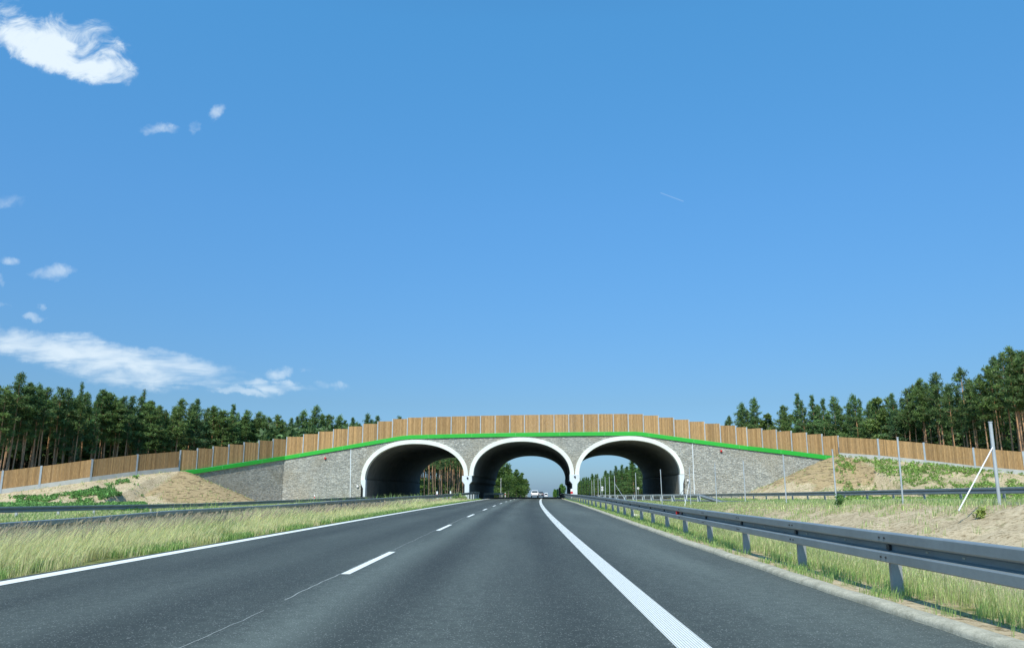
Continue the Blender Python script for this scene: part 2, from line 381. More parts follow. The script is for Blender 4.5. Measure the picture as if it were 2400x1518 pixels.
dl, _, sl_ = dist_poly(GX, GY, [LF[0], LF[1]]); dr, _, sr_ = dist_poly(GX, GY, [RF[0], RF[1]])
e = ((GX > LE[0] + .3) & (GX < -20) & (GY < 116) & (GY > 85)) | ((GX < RE[0] - .3) & (GX > 24) & (GY < 116) & (GY > 85))
e = e * (fbm(GX * .8, GY * .8, 77) * 4 + np.minimum(np.hypot(GX - LE[0], GY - LE[1]), np.hypot(GX - RE[0], GY - RE[1])) < 12)
for nm, arr in (('g', g), ('f', fo), ('e', e.astype(float))):
    a = me.attributes.new(nm, 'FLOAT', 'POINT'); a.data.foreach_set('value', np.asarray(arr, np.float32).ravel())
tag(link(bpy.data.objects.new('ground', me)), kind='structure')

# roads --------------------------------------------------------------
def ribbon(name, ys_, xl, xr_, z, mat, nx_=2):
    rows = []
    for y, a, b_ in zip(ys_, xl, xr_):
        for i in range(nx_): rows.append((a + (b_ - a) * i / (nx_ - 1), y, z(y) if callable(z) else z))
    n_ = len(ys_); i_ = (np.arange(n_ - 1)[:, None] * nx_ + np.arange(nx_ - 1)[None]).ravel()
    me_ = fast_mesh(name, np.array(rows), np.stack([i_, i_ + 1, i_ + nx_ + 1, i_ + nx_], 1), None, mat)
    return link(bpy.data.objects.new(name, me_))
yr = np.concatenate([np.arange(-12, 200, 2.), np.geomspace(200, 4000, 60)])
rd = ribbon('road', yr, c(yr) - 6.55, kerb(yr) + .04, lambda y: float(drop(y)), M['asphalt']); tag(rd, kind='structure')
opp = ribbon('opposite_road', yr, c(yr) + ip(yr, [0, 60, 112, 4000], [-25.2, -25.2, -20.2, -20.2]), c(yr) + ip(yr, [0, 60, 112, 4000], [-11.2, -11.2, -9.3, -9.3]), lambda y: float(drop(y)) - .40, M['asphalt2']); tag(opp, kind='structure')
r2 = ribbon('side_road', yr, road2(yr) - 3.1, road2(yr) + 3.1, lambda y: float(road2_z(y)) + .02, M['asphalt2']); tag(r2, kind='structure')
# markings (sheets 4 mm above the asphalt)
ym = np.concatenate([np.arange(-8, 130, 1.), np.geomspace(130, 1500, 60)])
def line(name, off, w, ys_, mat, lift=.004, base=lambda y: float(drop(y))):
    o_ = ribbon(name, ys_, c(ys_) + off - w / 2, c(ys_) + off + w / 2, lambda y: base(y) + lift, mat); tag(o_, kind='structure'); return o_
offr = 1.26
yl = ym
line('left_edge_line', -6.28, .26, ym, M['paint'])
line('right_edge_line', offr, .25, ym, M['paint_dots'])
mb = MB()
for k in range(-1, 40):
    y0 = 11.1 + 12 * k; y1 = y0 + 4; q = np.linspace(y0, y1, 4)
    for a, b_ in zip(q[:-1], q[1:]):
        mb.add([(c(a) - 2.34 - .06, a, drop(a) + .004), (c(a) - 2.34 + .06, a, drop(a) + .004), (c(b_) - 2.34 + .06, b_, drop(b_) + .004), (c(b_) - 2.34 - .06, b_, drop(b_) + .004)], [(0, 1, 2, 3)])
tag(mb.build('lane_dashes', M['paint']), kind='structure')
# the whitish joint running along the dashes
mb = MB(); yy = -6.; pts = []
while yy < 112:
    wob = (fbm(np.array(yy * .9), np.array(3.), 31) - .5) * .09 + (fbm(np.array(yy * 5.), np.array(8.), 33) - .5) * .035
    pts.append((float(c(yy)) - 2.42 + float(wob), yy, float(drop(yy)) + .002)); yy += .12
seg = []
for i, p in enumerate(pts):
    y = p[1]; gap = (7.9 < y < 8.45) or hsh(i // 5, 2, 4) < .1
    if gap: 
        if len(seg) > 2: mb.sweep(seg, [(-w_, 0), (w_, 0)])
        seg = []; continue
    w_ = .0035 + .004 * float(hsh(i // 8, 1, 1)) + .00006 * max(0, y); seg.append(p)
if len(seg) > 2: mb.sweep(seg, [(-.006, 0), (.006, 0)])
o = mb.build('road_joint', simple('joint_sealer', (.27, .29, .27), .8, .2, 20)); tag(o, kind='structure')
for f_, nm in ((lambda y: road2(y) - 2.9, 'side_road_line_near'), (lambda y: road2(y) + 2.8, 'side_road_line_far')):
    yq = np.arange(20, 150, 2.); o = ribbon(nm, yq, f_(yq) - .09, f_(yq) + .09, lambda y: float(road2_z(y)) + .026, M['paint']); tag(o, kind='structure')
yo = np.arange(-8, 150, 2.)
for a_, b_ in (([-24.6, -24.6, -19.7, -19.7], 'opposite_road_outer_line'), ([-11.7, -11.7, -9.8, -9.8], 'opposite_road_inner_line')):
    xo_ = c(yo) + ip(yo, [0, 60, 112, 4000], a_); o = ribbon(b_, yo, xo_ - .1, xo_ + .1, lambda y: float(drop(y)) - .396, M['paint']); tag(o, kind='structure')
# kerb: rounded, a little broken
mb = MB(); path = []; y = -8.
while y < 170:
    j = (fbm(np.array(y * 1.3), np.array(1.), 41) - .5) * .05; path.append((float(kerb(y)) + .12 + float(j), y, float(drop(y)) + .01 + float(fbm(np.array(y * 2.), np.array(5.), 44) - .5) * .02)); y += .25 if y < 40 else 2.
mb.sweep(path, [(-.13, -.1), (-.13, .008), (-.12, .034), (-.09, .05), (-.03, .056), (.03, .052), (.06, .03), (.07, -.1)], smooth=True)
tag(mb.build('kerb', M['kerb']), kind='structure')

# ------------------------------------------------------------------ wildlife overpass
ov = thing('wildlife_overpass', 'triple arched wildlife overpass with stone clad wall and bright green parapet band across the motorway', 'overpass')
def sx_of(p): return p[0]
def pt(x, z, off=0.):       # point on the front plane at world x; off = metres proud of the wall (towards the viewer)
    return np.array([x - off * AX[0], front_y(x) - off, z])
arches = []
for (xl, xr_, yl_, yr_, cx_, cy_, ci) in ((846.5, 1097, 1124, 1114, 982, 1030, 1039.5), (1100, 1345.5, 1114, 1111, 1229, 1024.5, 1034), (1348, 1603.5, 1111, 1111, 1476, 1021.5, 1031)):
    L = fp(xl, yl_); Rr = fp(xr_, yr_); T = fp(cx_, cy_); Ti = fp(cx_, ci)
    arches.append(dict(x0=(L[0] + Rr[0]) / 2, w=(Rr[0] - L[0]) / 2, zl=L[2], zr=Rr[2], top=T[2], t=T[2] - Ti[2]))
def curve(A, inner=False, n_=40):
    w = A['w'] - (A['t'] if inner else 0); tp = A['top'] - (A['t'] if inner else 0); out = []
    for i in range(n_ + 1):
        a = math.pi * (1 - i / n_); ca, sa = math.cos(a), math.sin(a)
        ex = .93; X = math.copysign(abs(ca)**ex, ca); Z = abs(sa)**ex
        x = A['x0'] + w * X; zs = A['zl'] + (A['zr'] - A['zl']) * (X + 1) / 2
        out.append((x, zs + (tp - zs) * Z))
    return out
# ledge (parapet band) profile in pixels: top and bottom edges
LT = [(669, 1068), (760, 1052.5), (850, 1037), (940, 1021.5), (962, 1019.5), (1080, 1016.5), (1200, 1014), (1350, 1012.3), (1490, 1011.3), (1506, 1012.5), (1600, 1025.5), (1700, 1038.5), (1753, 1045)]
def ledge_front():
    return [fp(x, y) for x, y in [(667, 1068)] + LT[1:-1] + [(1753, 1045)]]
lt = ledge_front()
lz = lambda x: np.interp(x, [p[0] for p in lt], [p[2] for p in lt])
LH = .52
# facade wall
brk = set(np.linspace(LB[0], RB[0], 160))
cols = []
for A in arches:
    cu = curve(A); brk |= {round(q[0], 5) for q in cu}
    A['cu'] = cu; brk |= {round(A['x0'] - A['w'], 5), round(A['x0'] + A['w'], 5)}
brk = sorted(x for x in brk if LB[0] <= x <= RB[0]); b2 = [brk[0]]
for x in brk:
    if x - b2[-1] > 1e-3: b2.append(x)
brk = b2
def botz(x, xm):
    for i, A in enumerate(arches):
        if A['x0'] - A['w'] < xm < A['x0'] + A['w']:
            cu = A['cu']; return float(np.interp(x, [q[0] for q in cu], [q[1] for q in cu])) - .12
    if arches[0]['x0'] < xm < arches[2]['x0']: return 3.0
    return -1.2
mb = MB(); mbr = MB(); D = AX * (LEN - .1)
for a, b_ in zip(brk[:-1], brk[1:]):
    xm = (a + b_) / 2; za, zb = botz(a, xm), botz(b_, xm); ta, tb = lz(a) - .2, lz(b_) - .2
    P = [pt(a, za), pt(b_, zb), pt(b_, tb), pt(a, ta)]
    Q = [p + AX * .45 for p in P]
    mb.add(P + Q, [(0, 1, 2, 3), (7, 6, 5, 4), (0, 4, 5, 1), (3, 2, 6, 7)])
    P2 = [p + D for p in P]; Q2 = [p - AX * .4 for p in P2]
    mbr.add(P2 + Q2, [(3, 2, 1, 0), (4, 5, 6, 7), (0, 1, 5, 4), (3, 7, 6, 2)])
mb.build('facade_wall', M['stone'], ov); mbr.build('rear_wall', M['stone'], ov)
# wing walls
def wing(A_, B_, ledge_pts, proj, name):
    mb = MB(); n_ = 14; A_ = np.array(A_); B_ = np.array(B_)
    lp = [proj(*q) for q in ledge_pts]; dist = [math.hypot(p[0] - A_[0], p[1] - A_[1]) for p in lp]; zz = [p[2] for p in lp]
    L = math.hypot(*(B_ - A_)[:2]); nrm = np.array([-(B_ - A_)[1], (B_ - A_)[0], 0]); nrm /= np.linalg.norm(nrm)
    if nrm[1] < 0: nrm = -nrm
    for i in range(n_):
        s0, s1 = L * i / n_, L * (i + 1) / n_
        p0 = A_ + (B_ - A_) * (i / n_); p1 = A_ + (B_ - A_) * ((i + 1) / n_)
        t0, t1 = np.interp(s0, dist, zz) - .2, np.interp(s1, dist, zz) - .2
        P = [(p0[0], p0[1], -1.2), (p1[0], p1[1], -1.2), (p1[0], p1[1], t1), (p0[0], p0[1], t0)]; P = [np.array(q) for q in P]
        mb.add(P + [q + nrm * .45 for q in P], [(0, 1, 2, 3), (7, 6, 5, 4), (0, 4, 5, 1), (3, 2, 6, 7), (0, 3, 7, 4), (1, 5, 6, 2)])
    o_ = mb.build('wing_wall', M['stone'], ov); o_['label'] = name; return lp, nrm
lwl, ln = wing(LB, LE, [(667, 1068), (545, 1086.5), (470, 1098), (418, 1104)], lw, 'left wing wall angled towards the embankment, in dimmer light')
rwl, rn = wing(RB, RE, [(1753, 1045), (1860, 1057), (1960, 1069.5), (1988, 1073)], rw, 'right wing wall angled towards the embankment')
# green band along the whole top
path = [tuple(p) for p in lwl[::-1]] + [tuple(p) for p in lt[1:-1]] + [tuple(p) for p in rwl]
mb = MB(); mb.sweep(path, [(.16, -LH), (.16, -.03), (.13, 0), (-.75, 0), (-.75, -LH), (-.02, -LH)], closed=True, caps=True)
# taper the two ends
mb.build('parapet_band', M['green'], ov)
JL = simple('joint_light_green', (.2, .6, .2), .5)
def along(path, step):
    out = []; acc = 0
    for a, b_ in zip(path[:-1], path[1:]):
        a = np.array(a); b_ = np.array(b_); L = np.linalg.norm(b_ - a)
        while acc < L: out.append((a + (b_ - a) * (acc / L), math.atan2(b_[1] - a[1], b_[0] - a[0]))); acc += step
        acc -= L
    return out
for p, yw in along(path, 6.2):
    mbs = MB(); mbs.box((p[0] + math.sin(yw) * .165, p[1] - math.cos(yw) * .165, p[2] - LH / 2), .035, .01, LH - .04, yw); mbs.build('band_joint', JL, ov)
# arches: white collars, linings
for A in arches:
    cu = curve(A, n_=56); ci = curve(A, True, n_=56); mb = MB(); n_ = len(cu)
    fo_ = [pt(x, z, .22) for x, z in cu]; fi = [pt(x, z, .22) for x, z in ci]
    bo = [pt(x, z, -.05) for x, z in cu]; bi = [pt(x, z, -.9) for x, z in ci]
    vs = fo_ + fi + bo + bi; fs = []
    for i in range(n_ - 1):
        fs += [(i, i + 1, n_ + i + 1, n_ + i), (i, 2 * n_ + i, 2 * n_ + i + 1, i + 1), (n_ + i, n_ + i + 1, 3 * n_ + i + 1, 3 * n_ + i)]
    mb.add(vs, fs); mb.add([fo_[0], fi[0], bi[0], bo[0]], [(0, 1, 2, 3)]); mb.add([fo_[-1], fi[-1], bi[-1], bo[-1]], [(3, 2, 1, 0)])
    mb.build('arch_collar', M['white_paint'], ov)
    mb = MB(); off = [-(.9 + 0)] + list(-np.linspace(4, LEN, 12)); rows = []
    for o_ in off:
        for x, z in ci:
            p = pt(x, z, 0) + AX * (-o_) ; rows.append(p + np.array([0, 0, float(drop(p[1]))]))
        for x, z in reversed(cu):
            p = pt(x, z, 0) + AX * (-o_) ; rows.append(p + np.array([0, 0, float(drop(p[1])) - .1]))
    k = 2 * n_; fs = []
    for r_ in range(len(off) - 1):
        for j in range(k):
            j2 = (j + 1) % k; fs.append((r_ * k + j, r_ * k + j2, (r_ + 1) * k + j2, (r_ + 1) * k + j))
    mb.add(rows, fs, None, True)
    mb.add(rows[-k:], [(j, j + 1, k - 2 - j, k - 1 - j) for j in range(n_ - 1)])
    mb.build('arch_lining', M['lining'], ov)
# piers between the arches: capped head on a slimmer stem, running the whole depth
def extr(poly, name, mat, y0=.3, y1=LEN, nfront=True):
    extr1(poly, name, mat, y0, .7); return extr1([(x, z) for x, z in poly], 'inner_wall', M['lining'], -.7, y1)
def extr1(poly, name, mat, y0, y1):
    mb = MB(); k = len(poly); rows = []
    for o_ in (-y0, -y0 + (y1 + y0) * .33, -y0 + (y1 + y0) * .66, y1):
        for x, z in poly:
            p = pt(x, z, 0) + AX * o_; rows.append(p + np.array([0, 0, float(drop(p[1]))]))
    fs = [tuple(range(k))[::-1], tuple(3 * k + i for i in range(k))]
    for r_ in range(3): fs += [(r_ * k + j, r_ * k + (j + 1) % k, (r_ + 1) * k + (j + 1) % k, (r_ + 1) * k + j) for j in range(k)]
    mb.add(rows, fs); return mb.build(name, mat, ov)
for (xc, yt, hw, hn, y2, y3) in ((1095, 1114.5, 11.3, 5.2, 1127, 1134.5), (1346.6, 1111, 11.6, 5.6, 1126, 1133.5)):
    t = fp(xc, yt); m_ = t[2]; px_m = (fp(xc + 10, yt)[0] - t[0]) / 10; X = t[0]; a = hw * px_m; b_ = hn * px_m
    z2, z3 = fp(xc, y2)[2], fp(xc, y3)[2]
    extr([(X - b_, -.6), (X + b_, -.6), (X + b_, z3), (X + a, z2), (X + a, m_), (X - a, m_), (X - a, z2), (X - b_, z3)], 'pier', M['pier'])
# outer abutments
a0 = fp(846.5, 1124); a1 = fp(857.5, 1124); zt = a0[2]; bt = fp(852, 1163)[0]
extr([(bt, -.9), (a1[0] + .02, -.9), (a1[0] + .02, zt), (a0[0], zt), (a0[0] + .05, zt - .5), (bt - .05, zt - 1.2)], 'abutment', M['pier'])
a0 = fp(1592, 1112); a1 = fp(1603.5, 1112); zt = a0[2]; bt = fp(1599.5, 1150)[0]
extr([(a0[0] - .02, -.9), (bt, -.9), (bt + .1, zt - 1.2), (a1[0] - .02, zt - .4), (a1[0], zt), (a0[0] - .02, zt)], 'abutment', M['pier'])
# light expansion strips on the wall, and small holes on the pier heads
for xa, ya, xb, yb in ((822.5, 1045, 821, 1165), (1622.5, 1034, 1627.5, 1156)):
    p, q = fp(xa, ya), fp(xb, yb); mb = MB(); mb.add([pt(p[0] - .05, p[2], .02), pt(p[0] + .05, p[2], .02), pt(q[0] + .05, q[2] - 1, .02), pt(q[0] - .05, q[2] - 1, .02), pt(p[0] - .05, p[2], -.01), pt(p[0] + .05, p[2], -.01), pt(q[0] + .05, q[2] - 1, -.01), pt(q[0] - .05, q[2] - 1, -.01)], [(0, 1, 2, 3), (0, 4, 5, 1), (3, 2, 6, 7), (0, 3, 7, 4), (1, 5, 6, 2)])
    mb.build('expansion_strip', M['pier'], ov)
for xc, yc in ((1096.3, 1119.5), (1347.2, 1116.5)):
    q = fp(xc, yc); mb = MB(); p0 = pt(q[0], q[2], .30); p1 = pt(q[0], q[2], .36); mb.tube(p0, p1, .13, n=14); mb.box(pt(q[0] + .05, q[2] - .14, .33), .14, .04, .16)
    mb.build('drain_outlet', M['dark'], ov)
# deck: earth fill between the parapets
mb = MB(); dk = [(p[0], p[1], p[2]) for p in path]
fr = [np.array(p) + np.array([0, .4, -.35]) for p in dk]; bk = [np.array([p[0] + AX[0] * LEN, max(p[1], front_y(p[0])) + LEN - .6, p[2] - .35]) for p in dk]
k = len(fr); mb.add(fr + bk, [(i, i + 1, k + i + 1, k + i) for i in range(k - 1)])
mb.build('deck_soil', M['deck'], ov)
# rear parapet band
mb = MB(); mb.sweep([tuple(np.array(p) + AX * LEN + np.array([0, 0, 0])) for p in lt], [(.5, -LH), (.5, 0), (-.2, 0), (-.2, -LH)], closed=True, caps=True); mb.build('parapet_band', M['green'], ov)

# ------------------------------------------------------------------ timber noise barrier
def board_panel(a, b_, z0a, z0b, z1a, z1b, parent, tone=1., thick=.05):
    a = np.array(a[:2]); b_ = np.array(b_[:2]); L = np.linalg.norm(b_ - a); yw = math.atan2(*(b_ - a)[::-1]); nb = max(3, int(L / .145)); mb = MB()
    bs = rng.uniform(.93, 1.07) * tone
    for i in range(nb):
        t = (i + .5) / nb; p = a + (b_ - a) * t; zb_ = z0a + (z0b - z0a) * t; zt_ = z1a + (z1b - z1a) * t
        v = bs * rng.choice([rng.uniform(.92, 1.06), rng.uniform(.92, 1.06), rng.uniform(1.08, 1.25), rng.uniform(.75, .9)]); w = rng.uniform(-.02, .02)
        colr = (.385 * v, (.235 + w * .3) * v, (.108 + w * .4) * v); dp = rng.uniform(-.008, .008)
        mb.box((p[0] + math.sin(yw) * dp, p[1] - math.cos(yw) * dp, (zb_ + zt_) / 2), L / nb * .97, thick, zt_ - zb_, yw, colr)
    return mb.build('board_panel', M['wood'], parent, fix=False)
def hpost(p, z0, z1, parent, yw, w=.17, mat='galv_light'):
    mb = MB(); h = z1 - z0; cx_, cy_ = p[0], p[1]; s_, c_ = math.sin(yw), math.cos(yw)
    for o_ in (-.075, .075): mb.box((cx_ + s_ * -o_, cy_ + c_ * o_, (z0 + z1) / 2), w, .014, h, yw)
    mb.box((cx_, cy_, (z0 + z1) / 2), .012, .136, h, yw); mb.box((cx_, cy_, z0 + .012), w + .1, .26, .024, yw)
    return mb.build('post', M[mat], parent, fix=False)
nb_ = thing('noise_barrier', 'stepped timber board screen with pale steel posts standing on the green parapet of the overpass', 'noise barrier')
pxs_l = [421, 461, 498, 535, 571, 606, 639.5, 669]
pxs_f = [669, 709, 744.5, 779.5, 814.5, 849, 884, 919, 954, 988, 1022.5, 1057, 1091.5, 1126, 1160.5, 1195, 1229.5, 1264, 1299, 1333.5, 1368.5, 1403.5, 1438.5, 1473.5, 1509, 1545, 1581, 1617, 1653.5, 1690, 1727, 1753.5]
pxs_r = [1753.5, 1787, 1821, 1856, 1892, 1928.5, 1967]
posts = []
def lzpx(px_):
    if px_ <= 667: return lw(px_, np.interp(px_, [418, 470, 545, 667], [1104, 1098, 1086.5, 1068]))
    if px_ >= 1753: return rw(px_, np.interp(px_, [1753, 1860, 1960, 1988], [1045, 1057, 1069.5, 1073]))
    return fp(px_, np.interp(px_, [q[0] for q in LT], [q[1] for q in LT]))
allpx = pxs_l + pxs_f[1:] + pxs_r[1:]
P = []
for q in allpx:
    p = lzpx(q); nr = ln if q < 667 else (rn if q > 1754 else np.array([0, 1, 0])); P.append(np.array([p[0], p[1], p[2]]) + nr * .18)
tops = []
for i in range(len(P) - 1):
    tops.append((P[i][2] + P[i + 1][2]) / 2 + 2.52)
for i in range(len(P) - 1):
    a, b_ = P[i], P[i + 1]; d = (b_ - a)[:2] / np.linalg.norm((b_ - a)[:2]) * .05
    board_panel(a[:2] + d, b_[:2] - d, a[2] + .03, b_[2] + .03, tops[i], tops[i], nb_)
for i, p in enumerate(P):
    tz = max(tops[max(0, i - 1)], tops[min(i, len(tops) - 1)]); e0 = P[max(0, i - 1)]; e1 = P[min(len(P) - 1, i + 1)]
    hpost(p, p[2] + .004, tz - (.0 if i % 3 else .03), nb_, math.atan2(e1[1] - e0[1], e1[0] - e0[0]), .13)
def outer_fence(poly, ht, hp, label):
    t = thing('timber_fence', label, 'fence', 'timber fences climbing the embankments')
    for a, b_ in zip(poly[:-1], poly[1:]):
        d = (np.array(b_) - a)[:2]; d = d / np.linalg.norm(d) * .08
        board_panel(a[:2] + d, b_[:2] - d, a[2] + hp, b_[2] + hp, a[2] + hp + ht, b_[2] + hp + ht, t, .95)
        mb = MB(); yw = math.atan2(b_[1] - a[1], b_[0] - a[0]); n_ = np.array([-math.sin(yw), math.cos(yw), 0]) * .06
        A3, B3 = np.array(a), np.array(b_)
        q = [A3 - n_, B3 - n_, B3 + n_, A3 + n_]; lo = [v + np.array([0, 0, -.5]) for v in q]; hi = [v + np.array([0, 0, hp - .005]) for v in q]
        mb.add(lo + hi, [(3, 2, 1, 0), (4, 5, 6, 7), (0, 1, 5, 4), (1, 2, 6, 5), (2, 3, 7, 6), (3, 0, 4, 7)]); mb.build('plinth', M['concrete'], t)
    for i, p in enumerate(poly[1:]):
        a = poly[i]; hpost(p, p[2] - .1, p[2] + hp + ht + .06, t, math.atan2(p[1] - a[1], p[0] - a[0]), .2)
    return t
outer_fence(LF, 1.95, .42, 'long brown timber fence on a pale concrete plinth climbing the left embankment')
outer_fence(RF, 1.95, .42, 'long golden timber fence on a pale concrete plinth running down the right embankment')

# ------------------------------------------------------------------ guard rails
WP = [(0.012, .138), (0.0, .152), (.03, .157), (.078, .150), (.084, .142), (.084, .062), (.076, .050), (.012, .034), (.004, .026), (.004, -.026), (.012, -.034), (.076, -.05), (.084, -.062), (.084, -.142), (.078, -.150), (.03, -.157), (0.0, -.152), (0.012, -.138)]
def resample(path, step):
    out = []
    for a, b_ in zip(path[:-1], path[1:]):
        n_ = max(1, int(math.hypot(b_[0] - a[0], b_[1] - a[1]) / step))
        for i in range(n_): t = i / n_; out.append(tuple(a[k] + (b_[k] - a[k]) * t for k in range(3)))
    return out + [tuple(path[-1])]
def post_mesh(h, w=.13, name='post', mat='galv_post'):
    mb = MB()                              # C section, web facing the traffic direction
    mb.box((0, 0, h / 2 - .2), w, .006, h + .4); mb.box((-w / 2 + .003, .027, h / 2 - .2), .006, .048, h + .4); mb.box((w / 2 - .003, .027, h / 2 - .2), .006, .048, h + .4)
    return mb.mesh(name, M[mat])
def guard_rail(name, label, path, side, postys, beam_name='beam', pmat='galv_post', gnd=None, bolts=0, w=.13, hh=None):
    t = thing(name, label, 'guard rail', 'steel guard rails along the roads')
    pr = [(a * side, b_ - .157) for a, b_ in WP]; mb = MB(); mb.sweep(path, pr); o_ = mb.build(beam_name, M['galv'], t, fix=False)
    md = o_.modifiers.new('thick', 'SOLIDIFY'); md.thickness = .004
    ys_ = [p[1] for p in path]; pm = {}
    for y in postys:
        x = np.interp(y, ys_, [p[0] for p in path]); zt_ = np.interp(y, ys_, [p[2] for p in path]); gz = float(gnd(x, y)) if gnd else float(terrain(x, y))
        h = round(zt_ - .02 - gz, 1)
        if h not in pm: pm[h] = post_mesh(h, w, 'post', pmat)
        p_ = bpy.data.objects.new('post', pm[h]); p_.location = (x - side * (w / 2 + .012), y, zt_ - .03 - h); link(p_, t)
    if bolts:
        SL = simple('pale_slots', (.62, .54, .40), .8)
        for y in np.arange(ys_[0] + 1, bolts, 1.):
            x = np.interp(y, ys_, [p[0] for p in path]); z_ = np.interp(y, ys_, [p[2] for p in path]) - .157
            if int(round(y)) % 3 != 0: mb = MB(); mb.box((x + side * .01, y + .35 * (int(round(y)) % 2), z_ + .004), .008, .038, .016); mb.build('slot', SL, t, fix=False)
        for y in np.arange(5.75, bolts, 2.98):
            x = np.interp(y, ys_, [p[0] for p in path]); z_ = np.interp(y, ys_, [p[2] for p in path]) - .157
            for dy in (0, .12):
                for dz in (.1, -.1): mbs_ = MB(); mbs_.tube((x + side * .084, y + dy, z_ + dz), (x + side * .1, y + dy, z_ + dz), .011, n=6); mbs_.build('bolt', M['dark'], t, fix=False)
            mbs_ = MB()
            mbs_.box((x + side * .02, y + .06, z_), .03, .07, .05); mbs_.build('bracket', M['dark'], t, fix=False)
    return t
def rx(y): return float(kerb(y)) + float(ip(y, [6, 26, 46, 80], [.57, .55, .5, .4]))
rpath = [(rx(y), y, float(ip(y, [6, 10, 17, 26, 46, 80], [.66, .67, .69, .71, .755, .765])) + float(drop(y))) for y in list(np.arange(2, 60, 1.5)) + list(np.arange(60, 158, 3.))]
gr = guard_rail('guard_rail', 'grey steel W beam guard rail beside the kerb in the right foreground', rpath, -1, [5.9] + list(np.arange(8.86, 44, 2.98)) + list(np.arange(46, 156, 4.)), bolts=46, gnd=lambda x, y: -.02 + drop(y), w=.115)
# reflector
y = 21.2; x = rx(y); mb = MB(); mb.box((x - .05, y, .70 - .157), .07, .012, .06); mb.box((x - .05, y + .012, .70 - .157), .08, .012, .08)
mb.build('reflector', M['red'], gr)
# median rails
def pathpx(rows): return [tuple(at(px_, py_, Y_)) for px_, py_, Y_ in rows]
ml = [tuple(p) for p in pathpx([(-260, 1240, 11.4), (0, 1224, 14.6), (220, 1209.5, 17.2), (400, 1195.2, 20.9), (650, 1182, 29), (820, 1170.6, 40.5), (953, 1162.5, 60), (1020, 1158.9, 77.8), (1084, 1154.8, 107), (1106, 1152.3, 111), (1124, 1151.2, 116)])]
ml = resample(ml, 2.)
gl = guard_rail('guard_rail', 'steel median guard rail half hidden behind the tall straw grass on the left', ml, -1 * -1, list(np.arange(13, 104, 4.)) + [], gnd=lambda x, y: terrain(x, y))
mb = MB(); 
for i in range(9):                        # closely set posts in front of the pier
    y = 103.5 + i * 1.5; x = np.interp(y, [p[1] for p in ml], [p[0] for p in ml]); z_ = np.interp(y, [p[1] for p in ml], [p[2] for p in ml]); h = z_ - .3
    pme = post_mesh(round(h + .1, 1), .2, 'post', 'galv_light'); p_ = bpy.data.objects.new('post', pme); p_.location = (x - .1, y, 0); link(p_, gl)
fl = [tuple(p) for p in pathpx([(-420, 1196, 30), (0, 1187, 42.1), (142, 1184.8, 47.7), (356, 1181.0, 59.6), (470, 1178.4, 69), (600, 1173.5, 79), (700, 1169.8, 88), (790, 1166, 98), (850, 1163.6, 108), (884, 1162.6, 116)])]
fl = resample(fl, 2.)
guard_rail('guard_rail', 'dark steel guard rail at the foot of the left embankment on slim pale posts', fl, 1, [34, 38] + [42.06 + 1.6 + 4 * i for i in range(17)], pmat='galv_light', gnd=lambda x, y: terrain(x, y))
# rail inside the central arch on the left
mi = resample([(-5.2 + .3, 118, .8), (c(135) - 7.3, 135, .8), (c(160) - 7.4, 160, .7), (c(178) - 7.6, 178, .55)], 3.)
guard_rail('guard_rail', 'short guard rail running through the central tunnel in deep shade', mi, 1, list(np.arange(120, 178, 4.)), gnd=lambda x, y: drop(y))
# far right rail of the side road
fr_ = [tuple(p) for p in pathpx([(2760, 1134.5, 29), (2400, 1140.2, 39), (2245, 1143.5, 44.9), (2087, 1147.5, 53), (1950, 1151, 63), (1800, 1154.2, 80), (1700, 1156, 95), (1640, 1157.2, 106), (1590, 1158.2, 116)])]
fr_ = resample(fr_, 2.)
guard_rail('guard_rail', 'steel guard rail at the foot of the right embankment beyond the side road', fr_, -1, [40.8 - 4 * i for i in (2, 1)] + [40.8 + 4 * i for i in range(0, 18)], gnd=lambda x, y: terrain(x, y))
# near rail of the side road, seen from the back, with a sloping end
sr = [at(1705, 1176.5, 62), at(1642, 1157.4, 70), at(1611, 1157.6, 74), at(1554, 1158, 82), at(1511, 1158.4, 90), at(1440, 1158.8, 104), at(1400, 1159, 116), at(1376, 1159.2, 126)]
srp = [tuple(p) for p in sr]
gt = guard_rail('guard_rail', 'pale steel rail of the side road seen from behind, with a ramped end', resample(srp, 4.), 1, [70, 74, 78, 82, 86, 90, 94, 98, 102, 106, 110, 114, 118, 122], pmat='galv_light', gnd=lambda x, y: terrain(x, y) - .1, w=.3)
mb = MB(); mb.sweep(resample([(p[0] - .25, p[1], p[2] + .005) for p in srp[1:]], 4.), [(-.05, 0), (-.05, -.11), (.05, -.11), (.05, 0)], closed=True, caps=True); mb.build('back_rail', M['galv_light'], gt)
mb = MB(); mb.sweep([(p[0] - .25, p[1], p[2] + .005) for p in srp[:2]], [(-.05, 0), (-.05, -.11), (.05, -.11), (.05, 0)], closed=True, caps=True); mb.build('ramped_end', M['galv_light'], gt)

